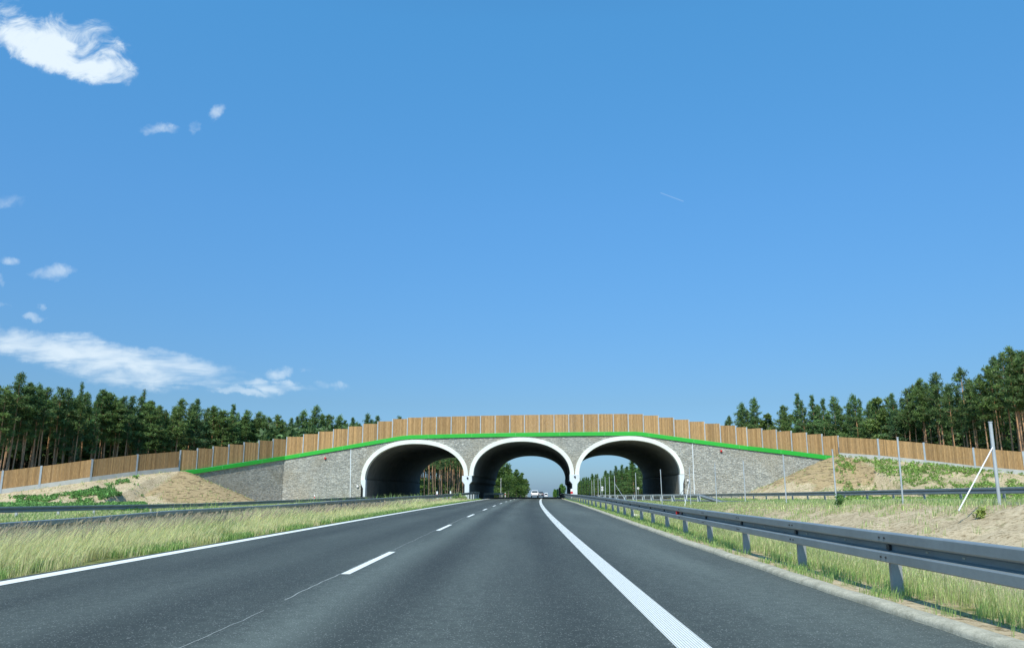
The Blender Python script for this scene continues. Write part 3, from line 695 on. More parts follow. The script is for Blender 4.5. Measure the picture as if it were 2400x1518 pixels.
# ------------------------------------------------------------------ wire fence
wf = thing('wire_fence', 'fence of tall thin galvanised posts and fine wires between the two roads', 'fence')
tops_px = {0: (2322, 990, 2343, 1181), 1: (2105, 1026, 2117, 1185), 2: (1951, 1054, 1961.5, 1189), 3: (1835, 1066.5, 1843.5, 1181), 4: (1742, 1080, 1747.5, 1180), 5: (1675, 1086, 1680, 1177.5), 6: (1615.5, 1095, 1619, 1179), 7: (1547, 1100.5, 1552, 1176)}
YS = [24, 30, 36, 42, 48, 54, 60, 66]
pl = []
for i, Y_ in enumerate(YS):
    xt, yt, xb, yb = tops_px[i]; b0 = at(xb, yb, Y_); t0 = at(xt, yt, Y_); t0[0] = b0[0] + (t0[0] - b0[0]) * .6; pl.append((b0, t0))
for px_, yt, Y_ in ((1489.5, 1108, 72), (1440, 1114.5, 78), (1428, 1116.5, 84), (1418, 1117, 90), (1407.5, 1119, 96), (1401.5, 1120, 102), (1392, 1124, 108), (1386.7, 1125, 114), (1380.5, 1126, 120), (1374, 1128, 132), (1368, 1129, 146), (1363, 1130, 162)):
    t0 = at(px_, yt, Y_); b0 = np.array([t0[0], t0[1], float(terrain(t0[0], t0[1]))]); pl.append((b0, t0))
for i, (b0, t0) in enumerate(pl):
    g0 = float(terrain(b0[0], b0[1])); lo = np.array(b0); lo[2] = min(lo[2], g0) - .15
    mb = MB(); mb.tube(lo, t0, .05 if i == 0 else .031, n=10); mb.tube(t0, t0 + np.array([0, 0, .03]), .06 if i == 0 else .045, n=10); mb.build('post', M['galv_light'], wf)
def brace(i, f_, px_, py_, Y_, mat='galv_light', r=.018):
    b0, t0 = pl[i]; a = b0 + (t0 - b0) * f_; e_ = at(px_, py_, Y_); mb = MB(); mb.tube(a, e_, r, n=8); mb.build('brace', M[mat], wf)
brace(0, .70, 2247, 1196, 22.5, 'white', .018); brace(6, .66, 1604.5, 1187, 57, 'white', .015); brace(6, .66, 1581, 1180, 62.5, 'galv', .015); brace(9, .72, 1468, 1175, 75)
mb = MB()
for a, b_ in zip(pl[:-1], pl[1:]):
    for f_ in (.08, .2, .32, .46, .6, .76, .93):
        mb.tube(a[0] + (a[1] - a[0]) * f_, b_[0] + (b_[1] - b_[0]) * f_, .0013, n=3)
mb.build('wire', M['galv'], wf)

# ------------------------------------------------------------------ small fittings, signs
def fitting(name, label, cat, px_, py_, r, mat, grp=None):
    q = fp(px_, py_) if 667 < px_ < 1753 else at(px_, py_, 108); mb = MB(); p = pt(q[0], q[2], .14)
    import bmesh; bm = bmesh.new(); bmesh.ops.create_icosphere(bm, subdivisions=2, radius=r); bmesh.ops.scale(bm, vec=(1, .8, 1.1), verts=bm.verts)
    mb.add([v.co + Vector(p) for v in bm.verts], [tuple(v.index for v in f_.verts) for f_ in bm.faces], None, True); bm.free()
    t = thing(name, label, cat, grp); mb.build('globe', M[mat], t); mb = MB(); mb.box(pt(q[0], q[2], .02), .1, .12, .1); mb.build('bracket', M['galv'], t)
fitting('wall_marker', 'small red fitting high on the stone wall left of the arches', 'wall fitting', 763, 1073.5, .16, 'red')
fitting('wall_marker', 'small red fitting high on the stone wall right of the arches', 'wall fitting', 1690, 1056.5, .16, 'red')
fitting('wall_lamp', 'small white round lamp on the wall beside the left arch', 'lamp', 838.5, 1139.5, .15, 'white')
fitting('wall_lamp', 'small white round lamp on the wall beside the right arch', 'lamp', 1611.5, 1125.5, .15, 'white')
def delineator(label, px_, Y_, h, grp='red and white marker posts', w=.13, dz=0):
    x = at(px_, 1150, Y_)[0]; z0 = float(terrain(x, Y_)) + dz; t = thing('marker_post', label, 'marker post', grp, (x, Y_, z0))
    for nm, a, b_, mt in (('shaft', 0, .55, 'white'), ('red_band', .55, .78, 'red'), ('cap', .78, 1., 'white')):
        mb = MB(); mb.box((0, 0, h * (a + b_) / 2), w, w * .6, h * (b_ - a) - .004)
        if nm == 'cap': mb.box((0, -.03, h + .02), w * .7, w * .4, .05)
        mb.build(nm, M[mt], t)
delineator('marker post standing against the stone wall left of the arches', 738, 108, 1.05)
delineator('left one of two marker posts in front of the left arch', 1024.5, 88, 1.25, w=.17)
delineator('right one of two marker posts in front of the left arch', 1056, 96, 1.25, w=.15)
delineator('white and red barrier post beside the right pier behind the guard rail', 1340, 108, 1.35, w=.3)
delineator('marker post on the grass verge beyond the central arch', 1184, 190, 1.1)
# narrow board pair at the far end of the rail
bx = at(1309, 1150, 122)[0]; t = thing('hazard_board', 'narrow green board beside a dark board standing at the tunnel mouth beyond the rail end', 'sign', None, (bx, 122, 0))
mb = MB(); mb.box((-.14, 0, .95), .26, .05, .9); mb.build('green_board', M['board_green'], t)
mb = MB(); mb.box((.18, .03, 1.0), .3, .06, 1.2); mb.build('dark_board', M['dark'], t)
mb = MB(); mb.tube((-.14, .06, -.1), (-.14, .06, .9), .03); mb.tube((.18, .09, -.1), (.18, .09, 1.), .03); mb.build('post', M['galv_post'], t)
def round_sign(label, px_, py_, Y_, r, n2=False):
    q = at(px_, py_, Y_); z0 = float(terrain(q[0], Y_)); t = thing('road_sign', label, 'road sign', None, (q[0], Y_, z0)); hh = q[2] - z0
    mb = MB(); mb.tube((0, .03, 0), (0, .03, hh), .035); mb.build('pole', M['galv_light'], t)
    for k in ((0, -1) if n2 else (0,)):
        mb = MB(); mb.tube((0, 0, hh + k * 2.2 * r), (0, -.03, hh + k * 2.2 * r), r, n=24); s_ = mb.build('sign_plate', M['white'], t)
        mb = MB(); mb.box((0, -.036, hh + k * 2.2 * r), r * .28, .008, r * 1.3, 0); mb.build('sign_mark', M['grey_mark'], s_)
round_sign('white round road sign with a grey stripe seen through the right arch', 1495.5, 1143.5, 165, .24)
round_sign('two pale round signs stacked on a pole seen through the right arch', 1411.5, 1141.5, 175, .24, True)
q = at(1174, 1121, 175); t = thing('sign_pole', 'slim white pole in front of the trees beyond the central arch', 'pole', None, (q[0], 175, float(drop(175))))
mb = MB(); mb.tube((0, 0, 0), (0, 0, q[2] - float(drop(175))), .045, .035); mb.build('pole', M['white'], t); mb = MB(); mb.box((0, 0, q[2] - float(drop(175))), .35, .05, .06); mb.build('crossbar', M['white'], t)
q = at(1151.5, 1142, 165); t = thing('sign_pole', 'short white pole at the left rear edge of the central arch', 'pole', None, (q[0], 165, float(drop(165))))
mb = MB(); mb.tube((0, 0, 0), (0, 0, q[2]), .06); mb.build('pole', M['white'], t); mb = MB(); mb.tube((0, 0, q[2]), (0, 0, q[2] + .06), .075); mb.build('cap', M['white'], t)
# drainage slab behind the right rail
p0 = np.array([5.9, 36, float(terrain(5.9, 36)) + .03]); mb = MB()
mb.sweep([(4.9, 33.6, float(terrain(4.9, 33.6)) + .05), (6.2, 33.9, float(terrain(6.2, 33.9)) + .06), (7.6, 34.2, float(terrain(7.6, 34.2)) + .06)], [(-.5, 0), (-.5, .12), (-.4, .12), (-.3, .03), (.3, .03), (.4, .12), (.5, .12), (.5, 0)], closed=True, caps=True)
o = mb.build('drain_chute', simple('pale_new_concrete', (.6, .58, .52), .85)); tag(o, 'pale concrete drainage chute in the verge behind the right guard rail', 'drain chute')
mb = MB(); mb.box((4.5, 13.6, .06), .11, .07, .04, .5); mb.box((4.53, 13.62, .085), .05, .07, .04, .2); o = mb.build('plastic_litter', simple('clear_plastic', (.6, .66, .7), .2)); tag(o, 'scrap of pale crumpled plastic on the verge under the right rail', 'litter')

# ------------------------------------------------------------------ vehicles
def car(name, label, cat, x, y, yaw, L, Wd, Ht, paint, van=False):
    t = thing(name, label, cat, None, (x, y, float(drop(y)))); t.rotation_euler = (0, 0, yaw)
    w = Wd / 2; cl = .24
    if van: prof = [(0, cl, 1), (0, 1.0, 1), (.05, 1.1, 1), (.12, Ht - .12, .93), (.3, Ht, .86), (L * .72, Ht, .86), (L * .88, 1.25, .93), (L * .98, 1.0, .95), (L, .7, .95), (L, cl, .95)]
    else: prof = [(0.05, cl, .93), (0, .5, .97), (0, .78, 1), (.1, .98, 1), (.45, Ht - .12, .80), (.75, Ht, .74), (L * .55, Ht, .76), (L * .72, 1.0, .95), (L * .97, .78, .93), (L, .55, .92), (L, cl, .9)]
    mb = MB(); n_ = len(prof); l_ = [(-w * s_, a, b_) for a, b_, s_ in prof]; r_ = [(w * s_, a, b_) for a, b_, s_ in prof]
    if not van:                      # shoulder line is wider than the roof
        pass
    mb.add(l_ + r_, [tuple(range(n_)), tuple(range(2 * n_ - 1, n_ - 1, -1))] + [(i, (i + 1) % n_, (i + 1) % n_ + n_, i + n_) for i in range(n_)])
    o_ = mb.build('body', paint, t); bv = o_.modifiers.new('b', 'BEVEL'); bv.width = .05; bv.segments = 2
    mb = MB()
    if van: mb.add([(-w * .82, .04, 1.18), (w * .82, .04, 1.18), (w * .78, .085, Ht - .35), (-w * .78, .085, Ht - .35)], [(0, 1, 2, 3)])
    else: mb.add([(-w * .84, .115, 1.03), (w * .84, .115, 1.03), (w * .72, .41, Ht - .16), (-w * .72, .41, Ht - .16)], [(0, 1, 2, 3)])
    g_ = mb.build('rear_window', M['glass'], t, fix=False); md = g_.modifiers.new('s', 'SOLIDIFY'); md.thickness = .03; md.offset = 0
    for s_ in (-1, 1):
        mb = MB(); mb.box((s_ * w * .84, -.005, .86 if not van else 1.0), w * .24, .05, .14 if not van else .35); mb.build('tail_lamp', M['lamp_red'], t)
        for yy_ in (L * .19, L * .8):
            mb = MB(); mb.tube((s_ * (w - .22), yy_, .32), (s_ * (w + .01), yy_, .32), .32, n=18); wl = mb.build('wheel', M['rubber'], t)
            mb = MB(); mb.tube((s_ * w, yy_, .32), (s_ * (w + .02), yy_, .32), .19, n=14); mb.build('rim', M['galv_light'], wl)
        mb = MB(); mb.box((s_ * (w + .1), L * .66, 1.0), .16, .1, .12); mb.build('mirror', paint, t)
    mb = MB(); mb.box((0, -.02, .36), Wd * .9, .06, .16); mb.build('bumper', M['dark'], t)
    mb = MB(); mb.box((0, -.012, .66), .5, .03, .11); mb.build('number_plate', M['white'], t)
    return t
hd = -math.atan(.038)
Y1 = 200; car('suv', 'silver SUV driving away beyond the central arch', 'car', at(1253.3, 1150, Y1)[0], Y1, hd, 4.5, 1.85, 1.66, M['car_silver'])
Y2 = 221; car('parked_car' if 0 else 'dark_car', 'dark car driving away just ahead of the silver SUV', 'car', at(1266.2, 1150, Y2)[0], Y2, hd, 4.4, 1.8, 1.47, M['car_dark'])
Y3 = 480; car('van', 'small distant white van driving away ahead of the two cars', 'van', at(1279.8, 1150, Y3)[0], Y3, hd, 5.2, 2.0, 2.45, M['white'], True)

# ------------------------------------------------------------------ vegetation
def trunk_mesh(h, r, kind, seed, dead=True):
    rg = np.random.default_rng(seed); mb = MB(); n_ = 9; bend = rg.uniform(-.02, .02, 2); nseg = 10; rings = []
    for i in range(nseg + 1):
        t = i / nseg; rings.append((np.array([bend[0] * h * math.sin(t * 2.4), bend[1] * h * math.sin(t * 2.1), t * h]), r * (1 - t * .82) * (1.25 if i == 0 else 1)))
    for i in range(nseg):
        (a, ra), (b_, rb) = rings[i], rings[i + 1]; t = (i + .5) / nseg
        if kind == 'pine':
            lo, hi = np.array([.22, .17, .13]), np.array([.50, .28, .15]); k_ = min(1, max(0, (t - .12) / .4)); cc_ = lo + (hi - lo) * k_
        elif kind == 'birch': cc_ = np.array([.5, .5, .46]) * (1 if i % 3 else .6)
        else: cc_ = np.array([.13, .11, .085])
        cc_ = tuple(cc_ * rg.uniform(.85, 1.15)); x = 2 * math.pi / n_
        vs = [a + np.array([math.cos(x * j) * ra, math.sin(x * j) * ra, 0]) for j in range(n_)] + [b_ + np.array([math.cos(x * j) * rb, math.sin(x * j) * rb, 0]) for j in range(n_)]
        mb.add(vs, [(j, (j + 1) % n_, (j + 1) % n_ + n_, j + n_) for j in range(n_)], cc_, True)
    return mb, rings
def axis_at(rings, z):
    h = [q[0][2] for q in rings]; return np.array([np.interp(z, h, [q[0][0] for q in rings]), np.interp(z, h, [q[0][1] for q in rings]), z])
def tufts(P_, size, n_per, rg, col, elong=2.6, upb=.5, width=.32, cvar=.25):
    m_ = len(P_); d = rg.normal(size=(m_, n_per, 3)); d[..., 2] += upb; d /= np.linalg.norm(d, axis=-1, keepdims=True)
    s_ = size[:, None, None] * rg.uniform(.6, 1.2, (m_, n_per, 1)); w = np.cross(d, rg.normal(size=(m_, n_per, 3))); w /= np.linalg.norm(w, axis=-1, keepdims=True)
    o_ = P_[:, None, :] + rg.normal(size=(m_, n_per, 3)) * size[:, None, None] * .3
    tip = o_ + d * s_; a = o_ + w * s_ * width * .5 + d * s_ * .35; b_ = o_ - w * s_ * width * .5 + d * s_ * .35
    V_ = np.stack([o_, a, tip, b_], 2).reshape(-1, 3); F_ = np.arange(len(V_)).reshape(-1, 4)
    cl = (np.asarray(col)[None] * TM * np.exp(rg.normal(0, cvar, (m_, 1)))) ; cl = np.repeat(cl[:, None, :], n_per, 1).reshape(-1, 3)
    cl = cl * rg.uniform(.8, 1.2, (len(cl), 1)); return V_, F_, cl
TM = np.array([1.62, 1.42, 1.05])
def pine(seed, h, crown0=.5, rmax=2.2, spire=0., nb=46, tint=(.088, .165, .07)):
    rg = np.random.default_rng(seed); mb, rings = trunk_mesh(h, .17 * h / 20, 'pine', seed); P_ = []; S_ = []; cf = []
    side = rg.uniform(0, 6.28)
    for i in range(nb):
        t = (i / nb)**.9; z = h * (crown0 + (1 - crown0) * t) - .2; prof = (min(1, .5 + t * 1.8)) * (1 - t)**(.72 + spire) + .05
        az = i * 2.4 + rg.uniform(-.8, .8); L = rmax * prof * rg.uniform(.35, 1.4) * (1 + .25 * math.cos(az - side)); el = -.12 + .95 * t + rg.uniform(-.2, .2)
        a = axis_at(rings, z); d = np.array([math.cos(az) * math.cos(el), math.sin(az) * math.cos(el), math.sin(el)]); e_ = a + d * L
        mb.tube(a, e_, .04 * (1.3 - t), .012, 4, (.30, .18, .10))
        k_ = int(3 + L * 5.5); bright = math.exp(rg.normal(0, .2))
        sd_ = np.array([-d[1], d[0], 0])
        for j in range(k_):
            f_ = .3 + .7 * (j + rg.uniform(0, 1)) / k_; w_ = .14 + .20 * L * (1 - abs(f_ - .7))
            P_.append(a + d * L * f_ + sd_ * rg.normal(0, w_) + np.array([0, 0, rg.normal(.05, .09)])); S_.append(rg.uniform(.24, .46)); cf.append(bright)
    for i in range(9):      # dead snags below the crown
        z = h * crown0 * rg.uniform(.5, 1.); a = axis_at(rings, z); az = rg.uniform(0, 6.3); mb.tube(a, a + np.array([math.cos(az), math.sin(az), rg.uniform(-.2, .3)]) * rg.uniform(.5, 1.5), .02, .008, 4, (.16, .12, .09))
    for q in range(4): P_.append(axis_at(rings, h * (1 - .012 * q))); S_.append(.32); cf.append(1.2)
    P_ = np.array(P_); S_ = np.array(S_)
    V_, F_, c_ = tufts(P_, S_, 13, rg, tint, upb=.55, width=.26, cvar=.18)
    c_ = c_ * np.repeat(np.array(cf), 13)[:, None]
    return mb.mesh('trunk', M['barkm']), fast_mesh('crown', V_, F_, c_, M['needles'])
def leafy(seed, h, crown0=.22, rmax=2.6, n_=900, tint=(.075, .14, .035), bark='oak', lobes=9, lsize=.34):
    rg = np.random.default_rng(seed); mb, rings = trunk_mesh(h * .93, .16 * h / 16, bark, seed); P_ = []
    for i in range(lobes):
        t = (i + .5) / lobes; z = h * (crown0 + (1 - crown0) * t * .93); rr = rmax * (math.sin(math.pi * min(1, .22 + t * .76))**.7) * rg.uniform(.65, 1.1); az = i * 2.4
        a = axis_at(rings, min(z * .85, h * .9)); ctr = axis_at(rings, z) + np.array([math.cos(az), math.sin(az), 0]) * rr * .5
        mb.tube(a, ctr, .06, .02, 5, (.4, .4, .36) if bark == 'birch' else (.13, .11, .085))
        k_ = n_ // lobes; d = rg.normal(size=(k_, 3)); d /= np.linalg.norm(d, axis=1, keepdims=True); P_.append(ctr + d * (rr * .62) * rg.uniform(.55, 1.08, (k_, 1)) * np.array([1, 1, .85]))
    P_ = np.concatenate(P_); V_, F_, c_ = tufts(P_, np.full(len(P_), lsize), 5, rg, tint, upb=.2, width=.8, cvar=.22)
    return mb.mesh('trunk', M['barkm']), fast_mesh('crown', V_, F_, c_, M['leaves'])
HT = 20.
PIN = [pine(11, HT, .50, 2.6, 0, 54), pine(12, HT, .56, 2.3, .1, 46, (.083, .16, .078)), pine(13, HT, .46, 2.1, .3, 56, (.075, .15, .068)), pine(14, HT, .52, 2.9, -.05, 58, (.10, .175, .066)),
       pine(15, HT, .60, 2.6, .0, 46, (.095, .165, .06)), pine(16, HT, .44, 2.4, .2, 60, (.08, .155, .08)), pine(17, HT, .36, 1.9, .5, 64, (.078, .15, .085))]
LOW = [pine(31, HT, .12, 2.5, .3, 84, (.085, .17, .06)), pine(32, HT, .1, 2.8, .2, 90, (.075, .155, .055)), pine(33, HT, .15, 2.2, .45, 78, (.10, .18, .06))]
TALL = [pine(41, HT, .66, 2.1, .1, 34, (.075, .14, .06)), pine(42, HT, .70, 1.9, .05, 30, (.08, .145, .055)), pine(43, HT, .62, 2.3, .05, 38, (.085, .15, .062))]
LEA = [leafy(21, 16, .15, 3.6, 1700), leafy(22, 16, .12, 3.2, 1500, (.06, .12, .032)), leafy(23, 16, .25, 2.8, 1300, (.085, .145, .04))]
BIR = [leafy(24, 16, .25, 2.4, 1100, (.095, .155, .05), 'birch', 9, .3), leafy(25, 16, .3, 2.2, 1000, (.085, .14, .05), 'birch', 8, .3)]
BUS = [leafy(26, 4, .02, 2.0, 900, (.06, .15, .03), 'oak', 7, .32), leafy(27, 4, .02, 1.7, 800, (.075, .16, .035), 'oak', 6, .3)]
ntree = 0
ORD = 'first second third fourth fifth sixth seventh eighth ninth tenth eleventh twelfth thirteenth fourteenth fifteenth sixteenth seventeenth eighteenth nineteenth twentieth twenty-first twenty-second twenty-third twenty-fourth twenty-fifth twenty-sixth twenty-seventh twenty-eighth twenty-ninth thirtieth thirty-first thirty-second thirty-third thirty-fourth thirty-fifth thirty-sixth thirty-seventh thirty-eighth thirty-ninth fortieth'.split()
def tree(kind, var, x, y, h, h0, label, group, name, cat, ws=1., z=None):
    global ntree; ntree += 1
    zz = float(terrain(x, y)) if z is None else z
    t = thing(name, label, cat, group, (x, y, zz - .1)); s_ = h / h0
    t.scale = (s_ * ws, s_ * ws, s_); t.rotation_euler = (random.uniform(-.025, .025), random.uniform(-.025, .025), random.uniform(0, 6.28))
    for nm, me_ in zip(('trunk', 'crown'), var): link(bpy.data.objects.new(nm, me_), t)
    return t
def skyh(px_, py_, Y_): q = at(px_, py_, Y_); return q[0], q[2]
GL, GR = 'pines of the wood behind the left fence', 'trees of the wood behind the right fence'
# left wood
skl = [(-22, 890), (10, 905), (40, 872), (72, 899), (95, 914), (117, 907), (150, 908), (172, 912), (198, 897), (235, 911), (262, 921), (285, 930), (308, 926), (333, 912), (360, 940), (378, 950), (423, 934), (465, 933), (498, 951), (520, 962), (546, 948), (568, 975), (586, 962), (612, 965), (633, 978), (655, 972), (680, 978), (700, 975), (718, 962), (742, 952), (771, 972), (797, 973), (815, 985), (830, 977), (860, 969), (880, 973), (932, 975)]
YL = lambda p_: np.interp(p_, [-40, 0, 885, 1000], [124, 127, 212, 222])
spec = {40: 'broad tall pine, highest crown at the left edge of the photo', 198: 'pine with a small dark pointed top above the left wood', 333: 'pine with a thin pale spire standing above the left wood', 742: 'bushy pine rising highest above the stepped screen left of the arches', 880: 'lone small pine top next to where the screen levels out on the left', 465: 'tallest dark pine just above the start of the stepped screen'}
for i, (px_, py_) in enumerate(skl):
    Y_ = YL(px_) + random.uniform(-1, 1); x, zt_ = skyh(px_, py_, Y_); g0 = float(terrain(x, Y_)); v_ = PIN[6] if px_ in (333, 198) else random.choice(TALL + [PIN[1], PIN[4]] if px_ < 350 else PIN[:6])
    tree('pine', v_, x, Y_, zt_ - g0, HT, spec.get(px_, ORD[i] + ' pine crown from the left along the front edge of the left wood'), GL, 'pine_tree', 'tree', 1.38 if px_ not in (333, 198) else .95)
for row, (dy, n_, dh) in enumerate(((2.5, 34, 1.5), (6, 36, 1.), (10, 36, .6))):
    for k in range(n_):
        px_ = -40 + (940 + 40) * (k + random.uniform(.1, .9)) / n_; Y_ = YL(px_) + dy + random.uniform(-1.5, 1.5); x = at(px_, 1100, Y_)[0]
        py_ = np.interp(px_, [q[0] for q in skl], [q[1] for q in skl]) + 8 + random.uniform(0, 26); zt_ = at(px_, py_, Y_)[2]
        tree('pine', random.choice(PIN[:6] + TALL + TALL), x, Y_, zt_ - float(terrain(x, Y_)), HT, 'slender pine deeper inside the wood behind the left timber fence', GL + ' inner rows', 'pine_tree', 'tree')
# right wood
skr = [(1679, 992), (1700, 985), (1737, 946), (1765, 934), (1795, 957), (1830, 950), (1864, 922), (1899, 926), (1930, 934), (1957, 930), (2001, 926), (2050, 917), (2093, 920), (2117, 910), (2154, 887), (2195, 874), (2241, 862), (2275, 900), (2311, 858), (2366, 815), (2394, 821), (2450, 800)]
YR = lambda p_: np.interp(p_, [1670, 2400, 2500], [204, 118, 108])
lab_r = {2366: 'tallest pine with a dark layered top near the right edge of the photo', 2311: 'tall broad pine with long orange trunk next left of the tallest one', 2241: 'pine with a ragged wide crown above the descending right fence', 2195: 'dark pine with a flat sided crown in the right wood', 2154: 'rounded pine crown at the left end of the tall right group', 2394: 'pine crown cut by the right edge of the photo', 1765: 'first tall pine at the left end of the right wood', 2050: 'pale feathery birch standing among the pines of the right wood'}
for i, (px_, py_) in enumerate(skr):
    Y_ = YR(px_); x, zt_ = skyh(px_, py_, Y_); g0 = float(terrain(x, Y_))
    if px_ == 2050 or px_ == 1795: v_, h0, nm = BIR[0], 16, 'birch_tree'
    elif px_ > 2100: v_, h0, nm = random.choice([PIN[4], TALL[2], TALL[0]]), HT, 'pine_tree'
    else: v_, h0, nm = random.choice(PIN[:6]), HT, 'pine_tree'
    tree('pine', v_, x, Y_, zt_ - g0, h0, lab_r.get(px_, 'leafy birch at the low left end of the right wood' if nm == 'birch_tree' else ORD[i] + ' tree crown from the left along the front edge of the right wood'), GR, nm, 'tree', 1.2)
for dy, n_ in ((3, 26), (7, 26), (11, 22)):
    for k in range(n_):
        px_ = 1690 + (2470 - 1690) * (k + random.uniform(.1, .9)) / n_; Y_ = YR(px_) + dy + random.uniform(-1.5, 1.5); x = at(px_, 1100, Y_)[0]
        py_ = np.interp(px_, [q[0] for q in skr], [q[1] for q in skr]) + 10 + random.uniform(0, 34); zt_ = at(px_, py_, Y_)[2]
        if random.random() < (.3 if px_ < 2150 else .1): v_, h0, nm = random.choice(LEA + BIR), 16, 'broadleaf_tree'
        else: v_, h0, nm = random.choice(PIN[:6] + TALL if px_ < 2100 else TALL), HT, 'pine_tree'
        tree('t', v_, x, Y_, (zt_ - float(terrain(x, Y_))) * (1 if h0 == HT else .9), h0, ('leafy tree' if h0 == 16 else 'slender pine') + ' deeper inside the wood behind the right timber fence', GR + (' inner leafy' if h0 == 16 else ' inner pines'), nm, 'tree')
# bright undergrowth along the right wood, a little on the left
for k in range(22):
    px_ = 2470 - (k + random.random() * .6) * 34; Y_ = YR(px_) - 3 + random.uniform(-1.5, 2); x = at(px_, 1100, Y_)[0]
    tree('b', random.choice(BUS), x, Y_, random.uniform(2.6, 5.) if px_ > 2100 else random.uniform(6, 9), 4, 'bright green leafy bush under the pines behind the right timber fence', 'bushes under the right wood', 'bush', 'bush', .8)
for px_, hh in ((178, 5), (150, 3.4), (60, 3), (235, 3), (300, 3.2)):
    Y_ = YL(px_) - 4; x = at(px_, 1100, Y_)[0]
    tree('b', random.choice(BUS), x, Y_, hh, 4, 'young green bush at the foot of the left wood just above the fence', 'bushes under the left wood', 'bush', 'bush', .7)
# wood seen through the left arch, along the far road
for k in range(34):
    Y_ = 168 + (k % 17) * 6.2 + random.uniform(-1, 1); x = float(c(Y_)) - 22.6 - (k // 17) * 2.6 + random.uniform(-.8, .8)
    tree('p', random.choice([PIN[2], PIN[5], PIN[0], PIN[1]]), x, Y_, min(20.5, Y_ * .0905) * random.uniform(.92, 1), HT, 'tall bare stemmed pine in the wood seen through the left arch', 'pines seen through the left arch', 'pine_tree', 'tree', .85)
# leafy trees beyond the central arch
for k in range(16):
    Y_ = 290 + k * 42 + random.uniform(-6, 6); x = float(c(Y_)) - 20.5 + random.uniform(-1.5, 1.5) - (3 if k % 2 else 0)
    tree('l', random.choice(LEA + BIR[:1]), x, Y_, random.uniform(17.5, 21), 16, 'leafy roadside tree in the dark green clump seen through the central arch', 'leafy trees seen through the central arch', 'broadleaf_tree', 'tree', 1.35)
# young wood beyond the right arch
for k in range(26):
    Y_ = 235 + 24 * k + random.uniform(-6, 6); x = float(c(Y_)) + 34 + random.uniform(-1.5, 2) + 2.5 * (k % 2)
    tree('p', random.choice(LOW), x, Y_, random.uniform(11, 13.5) + k * .22, HT, 'young dense pine, green to the ground, in the row seen through the right arch', 'young pines seen through the right arch', 'pine_tree', 'tree', 2.3)
for px_, Y_, hh in ((1302, 520, 5), (1306, 330, 3.0), (1300, 700, 7), (1318, 420, 7)):
    x = at(px_, 1150, Y_)[0]; tree('b', BUS[0], x, Y_, hh, 4, 'low roadside bush beyond the central arch right of the vehicles', 'roadside bushes beyond the arch', 'bush', 'bush', .6)
# deep rows of wood as one mass each
def mass(name, label, pts_, rg, hk, low=4.5):
    Vt, Ft, Ct, Vc, Fc, Cc = [], [], [], [], [], []; o1 = o2 = 0
    for x, y, h in pts_:
        g0 = float(terrain(x, y)); a = np.arange(5) * 2 * math.pi / 5; r = .14
        ring = np.stack([np.cos(a) * r, np.sin(a) * r], 1); vb = np.concatenate([np.column_stack([x + ring[:, 0], y + ring[:, 1], np.full(5, g0 - .2)]), np.column_stack([x + ring[:, 0] * .5, y + ring[:, 1] * .5, np.full(5, g0 + h * .9)])])
        f_ = np.array([[j, (j + 1) % 5, (j + 1) % 5 + 5, j + 5] for j in range(5)]); Vt.append(vb); Ft.append(f_ + o1); Ct.append(np.tile(np.array([.24, .17, .12]) * rg.uniform(.6, 1.2), (5, 1))); o1 += 10
        k_ = 60; t = rg.uniform(0, 1, k_)**.8; z = g0 + h * (hk + (1 - hk) * t); rr = 2.3 * (1 - t)**.7 + .2; az = rg.uniform(0, 6.28, k_); q = np.sqrt(rg.uniform(0, 1, k_))
        P_ = np.column_stack([x + np.cos(az) * rr * q, y + np.sin(az) * rr * q, z]); v_, f_, c_ = tufts(P_, np.full(k_, 1.15), 4, rg, (.07, .13, .06), width=.55)
        if low:
            q_ = np.column_stack([x + rg.normal(0, 1.6, 26), y + rg.normal(0, 1.3, 26), g0 + rg.uniform(0, low, 26)]); v2, f2, c2 = tufts(q_, np.full(26, 1.1), 4, rg, (.06, .11, .035), width=.7)
            f_ = np.concatenate([f_, f2 + len(v_)]); v_ = np.concatenate([v_, v2]); c_ = np.concatenate([c_, c2])
        Vc.append(v_); Fc.append(f_ + o2); Cc.append(c_); o2 += len(v_)
    V_ = np.concatenate(Vt + Vc); F_ = np.concatenate(Ft + [f + o1 for f in Fc]); C_ = np.concatenate(Ct + Cc)
    me_ = fast_mesh(name, V_, F_, C_, M['needles']); tag(link(bpy.data.objects.new(name, me_)), label, 'wood', kind='stuff')
rg = np.random.default_rng(5)
pts_ = []
for k in range(430):
    px_ = rg.uniform(-160, 960); Y_ = YL(px_) + rg.uniform(13, 45); x = at(px_, 1100, Y_)[0]; pts_.append((x, Y_, rg.uniform(15, 19)))
mass('deep_wood', 'dark depth of the pine wood behind the left fence', pts_, rg, .45)
pts_ = [(float(at(px_, 1100, Y_)[0]), Y_, 15.) for px_, Y_ in ((q, float(YL(q)) + rg.uniform(46, 75)) for q in rg.uniform(-200, 960, 260))]
mass('deep_wood', 'darkest far side of the pine wood behind the left fence', pts_, rg, .1, 12)
pts_ = []
for k in range(260):
    px_ = rg.uniform(1690, 2480); Y_ = YR(px_) + rg.uniform(14, 45); x = at(px_, 1100, Y_)[0]; pts_.append((x, Y_, rg.uniform(14, 18)))
mass('deep_wood', 'dark depth of the mixed wood behind the right fence', pts_, rg, .3)
pts_ = [(float(c(y_)) - rg.uniform(28, 60), y_, min(20, y_ * .088) * rg.uniform(.9, 1)) for y_ in rg.uniform(165, 330, 260)]
mass('deep_wood', 'dense pine stems behind the first trees seen through the left arch', pts_, rg, .5)
pts_ = [(float(c(y_)) - rg.uniform(23, 50), y_, rg.uniform(14, 17)) for y_ in rg.uniform(330, 1000, 200)]
mass('deep_wood', 'dark wood behind the leafy clump seen through the central arch', pts_, rg, .05)
